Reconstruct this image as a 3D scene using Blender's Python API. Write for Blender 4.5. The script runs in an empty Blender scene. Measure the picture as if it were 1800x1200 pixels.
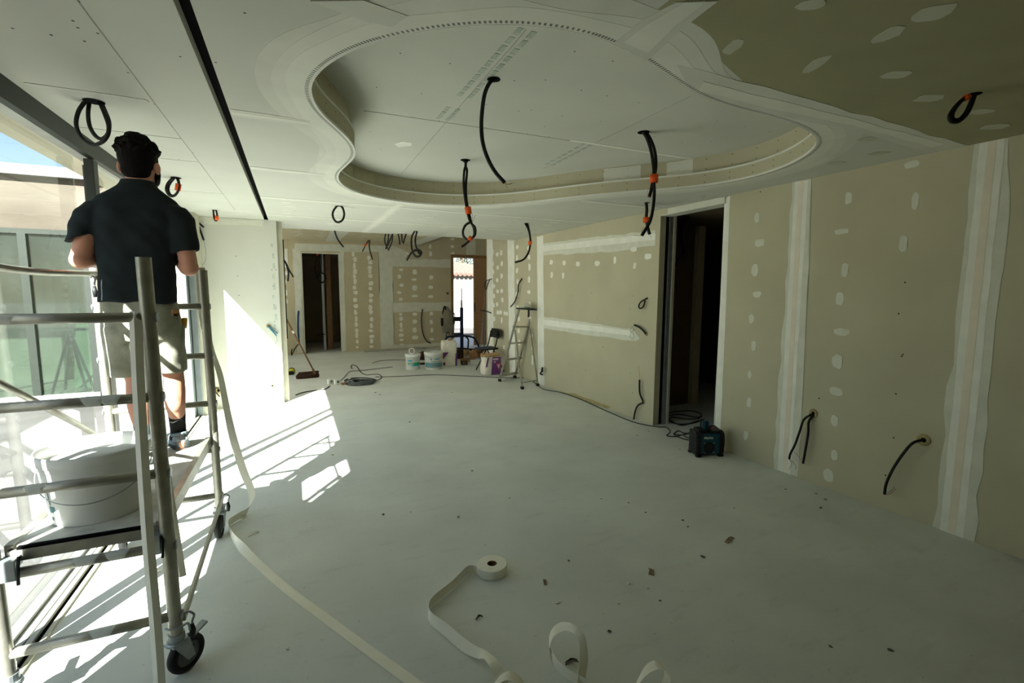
import bpy, bmesh, math, random
from mathutils import Vector, Matrix, noise
scene = bpy.context.scene
COL = scene.collection
random.seed(7)

# ------------------------------------------------------------------ camera, light, exposure
def setup():
    cam = bpy.data.cameras.new('camera'); co = bpy.data.objects.new('camera', cam); COL.objects.link(co)
    cam.sensor_width = 36.0; cam.lens = 830.17 / 1800 * 36.0; cam.clip_start = 0.02; cam.clip_end = 400
    pt, yw, rl = 0.10676, 0.4323, 0.005545
    fw = Vector((math.sin(yw) * math.cos(pt), math.cos(yw) * math.cos(pt), -math.sin(pt)))
    r = Vector((math.cos(yw), -math.sin(yw), 0)); up = r.cross(fw)
    rr = r * math.cos(rl) + up * math.sin(rl); uu = -r * math.sin(rl) + up * math.cos(rl)
    m = Matrix((rr, uu, -fw)).transposed().to_4x4(); m.translation = (0, 0, 1.6)
    co.matrix_world = m; scene.camera = co
    w = bpy.data.worlds.new('sky'); scene.world = w; w.use_nodes = True
    nt = w.node_tree; bg = nt.nodes['Background']
    sky = nt.nodes.new('ShaderNodeTexSky'); sky.sky_type = 'NISHITA'; sky.sun_disc = False
    sky.sun_elevation = math.radians(35); sky.sun_rotation = math.radians(212.6); sky.altitude = 50
    sky.air_density = 1.0; sky.dust_density = 0.7; sky.ozone_density = 1.0
    nt.links.new(sky.outputs[0], bg.inputs[0]); bg.inputs[1].default_value = 0.030
    L = bpy.data.lights.new('sun', 'SUN'); L.energy = 5.7; L.angle = math.radians(0.6); L.color = (1.0, 0.98, 0.95)
    lo = bpy.data.objects.new('sun', L); COL.objects.link(lo)
    d = Vector((0.64, 1.0, -0.838)); lo.rotation_euler = d.to_track_quat('-Z', 'Y').to_euler(); lo.location = (-8, -8, 12)
    vs = scene.view_settings; vs.view_transform = 'Standard'; vs.look = 'None'; vs.gamma = 1; vs.use_curve_mapping = False
    vs.exposure = 3.05
    scene.cycles.diffuse_bounces = 8; scene.cycles.max_bounces = 14; scene.cycles.transparent_max_bounces = 24
setup()

# ------------------------------------------------------------------ materials
def s3(r, g, b):
    f = lambda c: (c / 255) / 12.92 if c / 255 <= 0.04045 else ((c / 255 + 0.055) / 1.055) ** 2.4
    return (f(r), f(g), f(b), 1)
def mat(name, rgb, rough=0.8, metal=0.0, var=0.0, scale=4.0, bump=0.0, bscale=60.0, spec=0.3, rgb2=None, detail=4, stretch=None, alpha=None):
    m = bpy.data.materials.new(name); m.use_nodes = True
    nt = m.node_tree; b = nt.nodes['Principled BSDF']
    b.inputs['Base Color'].default_value = s3(*rgb); b.inputs['Roughness'].default_value = rough
    b.inputs['Metallic'].default_value = metal; b.inputs['Specular IOR Level'].default_value = spec
    if var or rgb2 or bump:
        tc = nt.nodes.new('ShaderNodeTexCoord'); src = tc.outputs['Object']
        if stretch:
            mp = nt.nodes.new('ShaderNodeMapping'); mp.inputs['Scale'].default_value = stretch
            nt.links.new(src, mp.inputs[0]); src = mp.outputs[0]
    if var or rgb2:
        n = nt.nodes.new('ShaderNodeTexNoise'); n.inputs['Scale'].default_value = scale; n.inputs['Detail'].default_value = detail
        nt.links.new(src, n.inputs['Vector'])
        cr = nt.nodes.new('ShaderNodeValToRGB')
        c = s3(*rgb); c2 = s3(*rgb2) if rgb2 else c
        cr.color_ramp.elements[0].position = 0.33; cr.color_ramp.elements[1].position = 0.67
        cr.color_ramp.elements[0].color = tuple(min(1, x * (1 - var)) for x in c[:3]) + (1,)
        cr.color_ramp.elements[1].color = tuple(min(1, x * (1 + var)) for x in c2[:3]) + (1,)
        nt.links.new(n.outputs['Fac'], cr.inputs[0]); nt.links.new(cr.outputs[0], b.inputs['Base Color'])
    if bump:
        n2 = nt.nodes.new('ShaderNodeTexNoise'); n2.inputs['Scale'].default_value = bscale; n2.inputs['Detail'].default_value = 6
        nt.links.new(src, n2.inputs['Vector'])
        bp = nt.nodes.new('ShaderNodeBump'); bp.inputs['Strength'].default_value = bump; bp.inputs['Distance'].default_value = 0.01
        nt.links.new(n2.outputs['Fac'], bp.inputs['Height']); nt.links.new(bp.outputs[0], b.inputs['Normal'])
    return m
def frosted_mat(name, col):
    m = bpy.data.materials.new(name); m.use_nodes = True; nt = m.node_tree; nt.nodes.clear()
    out = nt.nodes.new('ShaderNodeOutputMaterial'); a = nt.nodes.new('ShaderNodeBsdfTranslucent'); b = nt.nodes.new('ShaderNodeBsdfDiffuse'); mx = nt.nodes.new('ShaderNodeMixShader')
    a.inputs[0].default_value = s3(*col); b.inputs[0].default_value = s3(*col); mx.inputs[0].default_value = 0.25
    nt.links.new(a.outputs[0], mx.inputs[1]); nt.links.new(b.outputs[0], mx.inputs[2]); nt.links.new(mx.outputs[0], out.inputs[0]); return m
def glass_mat(name, tint, refl, dust=0.0, dustcol=(200, 210, 200)):
    m = bpy.data.materials.new(name); m.use_nodes = True; nt = m.node_tree; nt.nodes.clear()
    out = nt.nodes.new('ShaderNodeOutputMaterial'); tr = nt.nodes.new('ShaderNodeBsdfTransparent'); tr.inputs[0].default_value = tint
    gl = nt.nodes.new('ShaderNodeBsdfGlossy'); gl.inputs['Roughness'].default_value = 0.02; gl.inputs[0].default_value = (refl, refl, refl, 1)
    fr = nt.nodes.new('ShaderNodeFresnel'); fr.inputs[0].default_value = 1.45
    mx = nt.nodes.new('ShaderNodeMixShader'); ge = nt.nodes.new('ShaderNodeNewGeometry'); ma = nt.nodes.new('ShaderNodeMath'); ma.operation = 'SUBTRACT'; ma.inputs[0].default_value = 1.0
    nt.links.new(ge.outputs['Backfacing'], ma.inputs[1]); mu = nt.nodes.new('ShaderNodeMath'); mu.operation = 'MULTIPLY'; nt.links.new(fr.outputs[0], mu.inputs[0]); nt.links.new(ma.outputs[0], mu.inputs[1])  # a pane reflects where light enters it, not again where it leaves
    nt.links.new(mu.outputs[0], mx.inputs[0]); nt.links.new(tr.outputs[0], mx.inputs[1]); nt.links.new(gl.outputs[0], mx.inputs[2])
    last = mx
    if dust:
        df = nt.nodes.new('ShaderNodeBsdfDiffuse'); df.inputs[0].default_value = s3(*dustcol)
        tc = nt.nodes.new('ShaderNodeTexCoord'); mp = nt.nodes.new('ShaderNodeMapping'); mp.inputs['Scale'].default_value = (1.2, 1.2, 0.5)
        n = nt.nodes.new('ShaderNodeTexNoise'); n.inputs['Scale'].default_value = 2.0; n.inputs['Detail'].default_value = 5
        nt.links.new(tc.outputs['Object'], mp.inputs[0]); nt.links.new(mp.outputs[0], n.inputs['Vector'])
        mr = nt.nodes.new('ShaderNodeMapRange'); mr.inputs[1].default_value = 0.35; mr.inputs[2].default_value = 0.75; mr.inputs[3].default_value = dust * 0.6; mr.inputs[4].default_value = dust * 1.4
        nt.links.new(n.outputs['Fac'], mr.inputs[0])
        m2 = nt.nodes.new('ShaderNodeMixShader'); nt.links.new(mr.outputs[0], m2.inputs[0]); nt.links.new(mx.outputs[0], m2.inputs[1]); nt.links.new(df.outputs[0], m2.inputs[2]); last = m2
    nt.links.new(last.outputs[0], out.inputs[0])
    return m
M = dict(
    floor=mat('floor_screed', (211, 214, 208), 0.75, var=0.07, scale=1.6, bump=0.12, bscale=45, detail=8, spec=0.35),
    board=mat('plasterboard', (190, 184, 158), 0.92, var=0.05, scale=2.2, bump=0.04, bscale=120, detail=8, spec=0.15),
    board_b=mat('plasterboard_brown', (194, 184, 154), 0.92, var=0.05, scale=2.2, bump=0.04, bscale=120, detail=8, spec=0.15),
    ceil=mat('ceiling_board', (202, 203, 192), 0.92, var=0.04, scale=1.4, bump=0.03, bscale=120, detail=8, spec=0.15),
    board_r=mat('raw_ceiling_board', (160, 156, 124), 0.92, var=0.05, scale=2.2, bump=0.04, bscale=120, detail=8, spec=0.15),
    board_dk=mat('shade_darkened_board', (104, 90, 68), 0.92, var=0.08, scale=2.2), comp_cm=mat('middle_ceiling_compound', (216, 216, 204), 0.9, var=0.04, scale=5, spec=0.2), comp_c=mat('ceiling_compound', (222, 222, 210), 0.88, var=0.04, scale=5, bump=0.04, bscale=24, spec=0.2), comp_cf=mat('feathered_ceiling_compound', (210, 210, 198), 0.9, var=0.04, scale=5, spec=0.2), board_m=mat('shaded_room_board', (146, 134, 110), 0.92, var=0.06, scale=2.2), comp_dim=mat('thin_compound', (190, 192, 172), 0.88, var=0.04, scale=9, spec=0.2), seam_l=mat('faint_board_seam', (172, 171, 158), 0.95),  # board_dk, board_m: shade of the corridor and back room put into the board colour
    edge=mat('board_edge', (196, 192, 172), 0.9, var=0.05, scale=8),
    comp=mat('joint_compound', (236, 235, 224), 0.85, var=0.05, scale=7, bump=0.05, bscale=30, spec=0.2),
    comp_f=mat('feathered_compound', (215, 215, 200), 0.88, var=0.05, scale=9, bump=0.05, bscale=30, spec=0.2),
    comp_p=mat('paper_tape_in_compound', (232, 222, 203), 0.88, var=0.04, scale=9, spec=0.2),
    print_=mat('board_print', (178, 186, 174), 0.92, var=0.12, scale=40, spec=0.1),
    bead=mat('corner_bead', (226, 226, 218), 0.6, var=0.04, scale=10),
    beadhole=mat('bead_perforation', (120, 124, 116), 0.9),
    seam=mat('board_seam', (112, 108, 90), 0.95),
    black=mat('black_void', (12, 12, 12), 0.95, spec=0.05),
    screw=mat('screw_head', (48, 46, 42), 0.6, metal=0.3),
    alu_d=mat('dark_anodised_aluminium', (40, 46, 41), 0.45, metal=0.25, var=0.05, scale=12),
    alu_l=mat('pale_aluminium_track', (176, 178, 170), 0.45, metal=0.35, var=0.08, scale=9),
    alu_g=mat('grey_frame', (128, 136, 136), 0.5, metal=0.2, var=0.08, scale=9),
    alu=mat('scaffold_aluminium', (160, 158, 146), 0.42, metal=0.65, var=0.14, scale=14, bump=0.1, bscale=80, detail=6),
    splash=mat('plaster_splash', (206, 208, 200), 0.85, var=0.05, scale=12),
    ply=mat('dusty_plywood', (176, 176, 166), 0.85, var=0.16, scale=8, bump=0.1, bscale=60, detail=8, rgb2=(206, 206, 198)),
    steel=mat('zinc_steel', (150, 156, 158), 0.4, metal=0.6, var=0.1, scale=20),
    rubber=mat('black_rubber', (28, 27, 26), 0.7, var=0.1, scale=30),
    rubber_g=mat('grey_rubber', (92, 96, 98), 0.7),
    cable=mat('black_conduit', (22, 21, 19), 0.55, var=0.2, scale=50),
    cable_g=mat('grey_cable', (88, 92, 92), 0.6, var=0.12, scale=40),
    cable_dk=mat('dark_cable', (48, 50, 47), 0.65, var=0.1, scale=40),
    orange=mat('orange_tape', (232, 92, 28), 0.55, var=0.08, scale=30),
    copper=mat('copper_wire', (190, 110, 76), 0.45, metal=0.4),
    wire_r=mat('red_wire', (150, 48, 40), 0.5), wire_b=mat('blue_wire', (62, 112, 132), 0.5), wire_y=mat('yellow_wire', (170, 160, 96), 0.5),
    wire_k=mat('black_wire', (30, 30, 30), 0.5),
    blue=mat('blue_conduit', (38, 74, 122), 0.5, var=0.1, scale=20),
    foam=mat('yellow_foam', (168, 154, 108), 0.95, var=0.15, scale=40, bump=0.4, bscale=120),
    paper=mat('paper_joint_tape', (240, 237, 222), 0.85, var=0.02, scale=12, spec=0.15),
    paper_in=mat('roll_core', (120, 96, 70), 0.9),
    skin=mat('skin', (196, 140, 116), 0.55, var=0.07, scale=12, spec=0.4),
    skin_d=mat('lips', (160, 96, 84), 0.5),
    hair=mat('dark_brown_hair', (15, 11, 9), 0.8, spec=0.12, var=0.3, scale=40, bump=0.6, bscale=70, stretch=(1, 1, 0.3)),
    shirt=mat('charcoal_cotton', (36, 42, 44), 0.92, var=0.14, scale=9, bump=0.25, bscale=9, spec=0.15),
    shorts=mat('khaki_canvas', (134, 134, 116), 0.92, var=0.13, scale=9, bump=0.35, bscale=11, spec=0.15, rgb2=(158, 158, 142)),
    sock=mat('black_sock', (26, 28, 28), 0.92, bump=0.3, bscale=80),
    sock_g=mat('grey_ribbed_sock', (62, 72, 70), 0.92, bump=0.5, bscale=60, stretch=(3, 3, 0.2)),
    shoe=mat('grey_mesh_shoe', (150, 158, 158), 0.75, var=0.08, scale=30, bump=0.2, bscale=120),
    shoe_w=mat('white_mesh_shoe', (206, 208, 202), 0.75, var=0.05, scale=30, bump=0.2, bscale=120),
    shoe_d=mat('blue_grey_overlay', (110, 126, 134), 0.7),
    sole=mat('dark_sole', (66, 72, 72), 0.8, var=0.1, scale=40),
    white=mat('white_plastic', (226, 228, 224), 0.5, var=0.03, scale=6, spec=0.4),
    white_d=mat('dusty_white_plastic', (206, 208, 200), 0.65, var=0.06, scale=9, spec=0.35),
    filler=mat('wet_filler', (212, 214, 208), 0.7, var=0.03, scale=5),
    cyan=mat('cyan_print', (70, 160, 196), 0.6), green=mat('green_print', (30, 150, 92), 0.6), teal=mat('teal_print', (96, 140, 146), 0.6), grey_p=mat('grey_print', (120, 132, 132), 0.6),
    purple=mat('purple_print', (112, 66, 122), 0.75, var=0.1, scale=20), bagw=mat('bag_paper', (226, 220, 206), 0.9, var=0.08, scale=12, bump=0.5, bscale=14),
    kraft=mat('kraft_paper', (178, 146, 104), 0.92, var=0.12, scale=14, bump=0.4, bscale=20),
    redp=mat('red_print', (178, 70, 70), 0.7), pinkw=mat('pale_print', (206, 180, 200), 0.7),
    broomw=mat('broom_stick', (122, 92, 60), 0.7, var=0.12, scale=14), bristle=mat('brown_bristles', (62, 42, 34), 0.95, var=0.25, scale=60, bump=1.0, bscale=120),
    wood=mat('brown_timber_door', (172, 134, 98), 0.6, var=0.14, scale=5, stretch=(0.6, 1, 9), detail=8),
    woodf=mat('timber_frame', (140, 106, 70), 0.65, var=0.1, scale=12),
    navy=mat('navy_metal', (44, 54, 82), 0.5, metal=0.2), dkmetal=mat('dark_metal', (42, 44, 46), 0.5, metal=0.3, var=0.1, scale=20),
    teal_d=mat('dark_teal_plastic', (18, 66, 80), 0.5), blkp=mat('black_plastic', (24, 25, 25), 0.55), letter=mat('white_lettering', (214, 222, 220), 0.6),
    olive=mat('grey_jacket_cloth', (142, 137, 120), 0.95, var=0.12, scale=12, bump=0.3, bscale=20),
    yellow=mat('yellow_plastic', (196, 190, 40), 0.5), pvc=mat('pvc_pipe', (186, 192, 196), 0.5),
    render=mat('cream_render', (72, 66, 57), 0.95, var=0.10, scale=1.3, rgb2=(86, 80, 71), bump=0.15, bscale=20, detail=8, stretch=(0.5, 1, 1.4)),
    soffit=mat('render_soffit', (178, 168, 146), 0.95, var=0.08, scale=1.4, rgb2=(196, 188, 168), detail=8, stretch=(1, .5, 1)),
    coping=mat('grey_render_coping', (104, 104, 101), 0.9, var=0.05, scale=3),
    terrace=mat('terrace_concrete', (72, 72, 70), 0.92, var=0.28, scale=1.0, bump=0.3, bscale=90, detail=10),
    ground=mat('gravel_ground', (170, 166, 150), 0.95, var=0.15, scale=1.5, bump=0.5, bscale=12, detail=8),
    roof=mat('terracotta_tile', (98, 78, 68), 0.9, var=0.15, scale=6), leaf=mat('tree_foliage', (46, 52, 38), 0.9, var=0.35, scale=4, bump=0.5, bscale=8),
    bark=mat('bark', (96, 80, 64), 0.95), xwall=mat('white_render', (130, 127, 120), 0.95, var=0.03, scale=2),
    gboard=mat('green_board', (176, 200, 176), 0.9), chip=mat('plaster_crumb', (226, 222, 206), 0.9), chip_b=mat('brown_scrap', (148, 126, 100), 0.9), chip_d=mat('dark_scrap', (100, 96, 84), 0.9),
    card=mat('cardboard', (150, 112, 76), 0.92, var=0.1, scale=14), offwood=mat('dark_offcut', (66, 48, 36), 0.85, var=0.15, scale=10),
    frosted=frosted_mat('added_frosted_glass', (232, 234, 230)), glass=glass_mat('clear_glass', (0.95, 0.975, 0.955, 1), 0.9, dust=0.004), glass_x=glass_mat('dusty_glass', (0.46, 0.51, 0.47, 1), 0.9, dust=0.12, dustcol=(104, 112, 106)),
)

def speckle(m):
    """dusty smears and fine dark flecks trodden into the screed"""
    nt = m.node_tree; b = nt.nodes['Principled BSDF']; src = b.inputs['Base Color'].links[0].from_socket
    tc = nt.nodes.new('ShaderNodeTexCoord'); n = nt.nodes.new('ShaderNodeTexNoise'); n.inputs['Scale'].default_value = 38; n.inputs['Detail'].default_value = 3
    nt.links.new(tc.outputs['Object'], n.inputs['Vector'])
    mr = nt.nodes.new('ShaderNodeMapRange'); mr.inputs[1].default_value = 0.70; mr.inputs[2].default_value = 0.78; mr.inputs[3].default_value = 0.0; mr.inputs[4].default_value = 0.45
    nt.links.new(n.outputs['Fac'], mr.inputs[0])
    mp = nt.nodes.new('ShaderNodeMapping'); mp.inputs['Scale'].default_value = (1.0, 3.2, 1); mp.inputs['Rotation'].default_value = (0, 0, 0.5); nt.links.new(tc.outputs['Object'], mp.inputs[0])
    n2 = nt.nodes.new('ShaderNodeTexNoise'); n2.inputs['Scale'].default_value = 3.5; n2.inputs['Detail'].default_value = 9; n2.inputs['Roughness'].default_value = .7; nt.links.new(mp.outputs[0], n2.inputs['Vector'])
    m2 = nt.nodes.new('ShaderNodeMapRange'); m2.inputs[1].default_value = 0.55; m2.inputs[2].default_value = 0.75; m2.inputs[3].default_value = 0.0; m2.inputs[4].default_value = 0.22; nt.links.new(n2.outputs['Fac'], m2.inputs[0])
    a = nt.nodes.new('ShaderNodeMixRGB'); a.inputs[2].default_value = s3(120, 122, 114); nt.links.new(m2.outputs[0], a.inputs[0]); nt.links.new(src, a.inputs[1])
    c = nt.nodes.new('ShaderNodeMixRGB'); c.inputs[2].default_value = s3(84, 80, 70); nt.links.new(mr.outputs[0], c.inputs[0]); nt.links.new(a.outputs[0], c.inputs[1]); nt.links.new(c.outputs[0], b.inputs['Base Color'])
speckle(M['floor'])

# ------------------------------------------------------------------ geometry helpers
ORG = {}
def obj(name, bm, m, parent=None, smooth=False, kind=None, label=None, base=None):
    """one mesh object; vertices given in world coordinates, origin moved to the parent's base (or to `base`)"""
    o = base if base is not None else (ORG[parent.name] if parent is not None else Vector((0, 0, 0)))
    o = Vector(o)
    bmesh.ops.translate(bm, verts=bm.verts, vec=-o)
    me = bpy.data.meshes.new(name); bm.to_mesh(me); bm.free()
    if isinstance(m, (list, tuple)):
        for x in m: me.materials.append(x)
    else: me.materials.append(m)
    if smooth:
        for p in me.polygons: p.use_smooth = True
    ob = bpy.data.objects.new(name, me); COL.objects.link(ob)
    if parent is not None:
        ob.parent = parent; ORG[ob.name] = o
    else:
        ob.location = o; ORG[ob.name] = o
    if kind: ob['kind'] = kind
    if label: ob['label'] = label
    return ob
def thing(name, label, cat, loc, group=None):
    o = bpy.data.objects.new(name, None); COL.objects.link(o); o.location = loc; o.empty_display_size = 0.05
    o['label'] = label; o['category'] = cat
    if group: o['group'] = group
    ORG[o.name] = Vector(loc); return o
def tag(o, label, cat, group=None):
    o['label'] = label; o['category'] = cat
    if group: o['group'] = group
    return o
def NB(): return bmesh.new()
def box(bm, x0, x1, y0, y1, z0, z1, bevel=0.0):
    v = [bm.verts.new((x, y, z)) for z in (z0, z1) for y in (y0, y1) for x in (x0, x1)]
    fs = [bm.faces.new([v[i] for i in q]) for q in ((0, 2, 3, 1), (4, 5, 7, 6), (0, 1, 5, 4), (2, 6, 7, 3), (0, 4, 6, 2), (1, 3, 7, 5))]
    if bevel:
        es = list({e for f in fs for e in f.edges}); bmesh.ops.bevel(bm, geom=es, offset=bevel, segments=2, affect='EDGES', profile=0.6)
    return bm
def obox(bm, c, ax, ay, az, bevel=0.0):
    """oriented box, half-extent vectors"""
    c, ax, ay, az = map(Vector, (c, ax, ay, az))
    v = [bm.verts.new(c + ax * i + ay * j + az * k) for k in (-1, 1) for j in (-1, 1) for i in (-1, 1)]
    fs = [bm.faces.new([v[i] for i in q]) for q in ((0, 2, 3, 1), (4, 5, 7, 6), (0, 1, 5, 4), (2, 6, 7, 3), (0, 4, 6, 2), (1, 3, 7, 5))]
    if bevel:
        es = list({e for f in fs for e in f.edges}); bmesh.ops.bevel(bm, geom=es, offset=bevel, segments=2, affect='EDGES', profile=0.6)
    return bm
def bar(bm, a, b, w, t, up=(0, 0, 1), bevel=0.0):
    a, b = Vector(a), Vector(b); d = (b - a); L = d.length; d.normalize(); u = Vector(up)
    if abs(d.dot(u)) > 0.99: u = Vector((1, 0, 0))
    s = d.cross(u).normalized(); u = s.cross(d).normalized()
    return obox(bm, (a + b) / 2, d * L / 2, s * w / 2, u * t / 2, bevel)
def prism(bm, plan, z0, z1):
    lo = [bm.verts.new((x, y, z0)) for x, y in plan]; hi = [bm.verts.new((x, y, z1)) for x, y in plan]
    n = len(plan); bm.faces.new(lo[::-1]); bm.faces.new(hi)
    for i in range(n): bm.faces.new((lo[i], lo[(i + 1) % n], hi[(i + 1) % n], hi[i]))
    bmesh.ops.recalc_face_normals(bm, faces=bm.faces); return bm
def spline(pts, n=6):
    P = [Vector(p) for p in pts]
    if len(P) < 3: return P
    Q = [P[0] * 2 - P[1]] + P + [P[-1] * 2 - P[-2]]; out = []
    for i in range(1, len(Q) - 2):
        a, b, c, d = Q[i - 1:i + 3]
        for k in range(n):
            t = k / n
            out.append(0.5 * ((2 * b) + (c - a) * t + (2 * a - 5 * b + 4 * c - d) * t * t + (3 * b - a - 3 * c + d) * t ** 3))
    out.append(P[-1]); return out
def tube(bm, pts, r, seg=8, n=5, cap=True):
    P = spline(pts, n) if n > 1 else [Vector(p) for p in pts]
    R = r if callable(r) else (lambda t: r)
    T = []
    for i in range(len(P)):
        d = (P[min(i + 1, len(P) - 1)] - P[max(i - 1, 0)])
        T.append(d.normalized() if d.length > 1e-9 else Vector((0, 0, 1)))
    ref = Vector((0, 0, 1)) if abs(T[0].z) < 0.9 else Vector((1, 0, 0))
    nn = T[0].cross(ref).normalized(); rings = []
    for i, p in enumerate(P):
        nn = (nn - T[i] * nn.dot(T[i]))
        nn = nn.normalized() if nn.length > 1e-6 else T[i].orthogonal().normalized()
        b = T[i].cross(nn); rr = R(i / (len(P) - 1))
        rings.append([bm.verts.new(p + (nn * math.cos(2 * math.pi * k / seg) + b * math.sin(2 * math.pi * k / seg)) * rr) for k in range(seg)])
    for a, b in zip(rings, rings[1:]):
        for k in range(seg): bm.faces.new((a[k], a[(k + 1) % seg], b[(k + 1) % seg], b[k]))
    if cap: bm.faces.new(rings[0][::-1]); bm.faces.new(rings[-1])
    return bm
def rod(bm, a, b, r, seg=12): return tube(bm, [a, b], r, seg, 1)
def lathe(bm, c, prof, seg=32, axis=(0, 0, 1), closed=False):
    """profile [(radius, height)] revolved about axis through c"""
    c = Vector(c); ax = Vector(axis).normalized(); u = ax.orthogonal().normalized(); v = ax.cross(u); rings = []
    for (r, h) in prof:
        if r < 1e-6: rings.append([bm.verts.new(c + ax * h)])
        else: rings.append([bm.verts.new(c + ax * h + (u * math.cos(2 * math.pi * k / seg) + v * math.sin(2 * math.pi * k / seg)) * r) for k in range(seg)])
    pr = list(zip(rings, rings[1:])) + ([(rings[-1], rings[0])] if closed else [])
    for a, b in pr:
        for k in range(seg):
            k2 = (k + 1) % seg
            if len(a) == 1 and len(b) == 1: continue
            if len(a) == 1: bm.faces.new((a[0], b[k2], b[k]))
            elif len(b) == 1: bm.faces.new((a[k], a[k2], b[0]))
            else: bm.faces.new((a[k], a[k2], b[k2], b[k]))
    bmesh.ops.recalc_face_normals(bm, faces=bm.faces); return bm
def loft(bm, rings, seg=20, cap=True):
    """rings: (centre, x half vector, y half vector[, squareness])"""
    rs = []
    for q in rings:
        c, a, b = Vector(q[0]), Vector(q[1]), Vector(q[2]); e = q[3] if len(q) > 3 else 1.0; ring = []
        for k in range(seg):
            t = 2 * math.pi * k / seg; ct, st = math.cos(t), math.sin(t)
            f = lambda x: math.copysign(abs(x) ** e, x)
            ring.append(bm.verts.new(c + a * f(ct) + b * f(st)))
        rs.append(ring)
    for a, b in zip(rs, rs[1:]):
        for k in range(seg): bm.faces.new((a[k], a[(k + 1) % seg], b[(k + 1) % seg], b[k]))
    if cap: bm.faces.new(rs[0][::-1]); bm.faces.new(rs[-1])
    bmesh.ops.recalc_face_normals(bm, faces=bm.faces); return bm
def ball(bm, c, rx, ry=None, rz=None, sub=3, rot=None):
    ry = ry or rx; rz = rz or rx
    m = Matrix.Translation(Vector(c)) @ (rot.to_4x4() if rot else Matrix()) @ Matrix.Diagonal((rx, ry, rz, 1))
    bmesh.ops.create_icosphere(bm, subdivisions=sub, radius=1, matrix=m); return bm
def ribbon(bm, pts, wid, n=8, th=0.0006):
    """paper strip: pts = [(centre, half-width vector)]"""
    C = spline([p[0] for p in pts], n); W = spline([p[1] for p in pts], n); h = wid / 2; prev = None
    N = len(C)
    for i in range(N):
        w = W[i].normalized() * h; t = (C[min(i + 1, N - 1)] - C[max(i - 1, 0)]).normalized(); nn = t.cross(w).normalized() * th / 2
        q = [bm.verts.new(C[i] + w + nn), bm.verts.new(C[i] - w + nn), bm.verts.new(C[i] - w - nn), bm.verts.new(C[i] + w - nn)]
        if prev:
            for k in range(4): bm.faces.new((prev[k], prev[(k + 1) % 4], q[(k + 1) % 4], q[k]))
        else: bm.faces.new(q[::-1])
        prev = q
    bm.faces.new(prev); bmesh.ops.recalc_face_normals(bm, faces=bm.faces); return bm
def remesh(bm, vox, smooth_it=4, fac=0.5):
    """fuse overlapping solids into one continuous surface"""
    me = bpy.data.meshes.new('tmp'); bm.to_mesh(me); bm.free(); o = bpy.data.objects.new('tmp', me); COL.objects.link(o)
    md = o.modifiers.new('r', 'REMESH'); md.mode = 'VOXEL'; md.voxel_size = vox
    if smooth_it:
        sm = o.modifiers.new('s', 'SMOOTH'); sm.iterations = smooth_it; sm.factor = fac
    dg = bpy.context.evaluated_depsgraph_get(); e = o.evaluated_get(dg); m2 = bpy.data.meshes.new_from_object(e)
    b2 = bmesh.new(); b2.from_mesh(m2); bpy.data.objects.remove(o); bpy.data.meshes.remove(me); bpy.data.meshes.remove(m2); return b2

# ------------------------------------------------------------------ flat filler marks on boards
def patch(parent, name, pts, nrm, off, m, jag=0.0, seg=0.12, seed=0, th=0.0015):
    """thin skin of compound; outline pts lies on the board, rough edges of size jag"""
    rnd = random.Random(seed + len(pts)); nrm = Vector(nrm).normalized(); out = []
    n = len(pts); cen = sum((Vector(p) for p in pts), Vector()) / n
    for i in range(n):
        a, b = Vector(pts[i]), Vector(pts[(i + 1) % n]); k = max(1, min(24, int((b - a).length / seg))) if jag else 1
        e = (b - a).normalized().cross(nrm)
        for j in range(k):
            p = a.lerp(b, j / k)
            if jag: p = p + e * rnd.uniform(-jag, jag)
            out.append(p)
    bm = NB(); hi = [bm.verts.new(p + nrm * (off + th)) for p in out]; lo = [bm.verts.new(p) for p in out]
    bm.faces.new(hi)
    for i in range(len(out)): bm.faces.new((lo[i], lo[(i + 1) % len(out)], hi[(i + 1) % len(out)], hi[i]))
    bmesh.ops.triangulate(bm, faces=[f for f in bm.faces if len(f.verts) > 4])
    bmesh.ops.recalc_face_normals(bm, faces=bm.faces)
    return obj(name, bm, m, parent)
def spot(parent, c, a, b, U_, V_, nrm, seed, name='filler_spot', m=None, off=0.001, n=11):
    rnd = random.Random(seed); U_, V_ = Vector(U_), Vector(V_); ph = rnd.random() * 6; pts = []
    for k in range(n):
        t = 2 * math.pi * k / n; q = 0.82 + 0.3 * rnd.random()
        e = 0.75
        cx = math.copysign(abs(math.cos(t)) ** e, math.cos(t)); sy = math.copysign(abs(math.sin(t)) ** e, math.sin(t))
        pts.append(Vector(c) + U_ * a * cx * q + V_ * b * sy * q)
    return patch(parent, name, pts, nrm, off, m or M['comp'])

# ------------------------------------------------------------------ room shell
CH, UP, HALL = 2.535, 2.79, 2.80
def struct(name, bm, m, parent=None, label=None):
    o = obj(name, bm, m, parent)
    if parent is None: o['kind'] = 'structure'
    return o
floor = struct('floor', box(NB(), -1.10, 8.2, -3.2, 15.0, -0.2, 0.0), M['floor'])
RX = lambda y: 3.9775 - 0.025 * y
RN = Vector((-1, -0.025, 0)).normalized()
def wall_seg(y0, y1, z0, z1, t=0.15): return prism(NB(), [(RX(y0), y0), (RX(y0) + t, y0), (RX(y1) + t, y1), (RX(y1), y1)], z0, z1)
bm = wall_seg(-3.0, 3.44, 0, 2.79)
prism(bm, [(RX(3.44), 3.44), (RX(3.44) + .15, 3.44), (RX(4.345) + .22, 4.345), (RX(4.345), 4.345)], 2.475, 2.79)
wall_right = struct('wall_right', bm, M['board'])
bm = wall_seg(4.345, 9.42, 0, 2.9, .22)
for f in list(bm.faces):
    if f.calc_center_median().y < 4.346 and abs(f.normal.y) > 0.9: bm.faces.remove(f)
wall_far_right = struct('wall_right_far', bm, M['board'])
YB = 12.85
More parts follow.
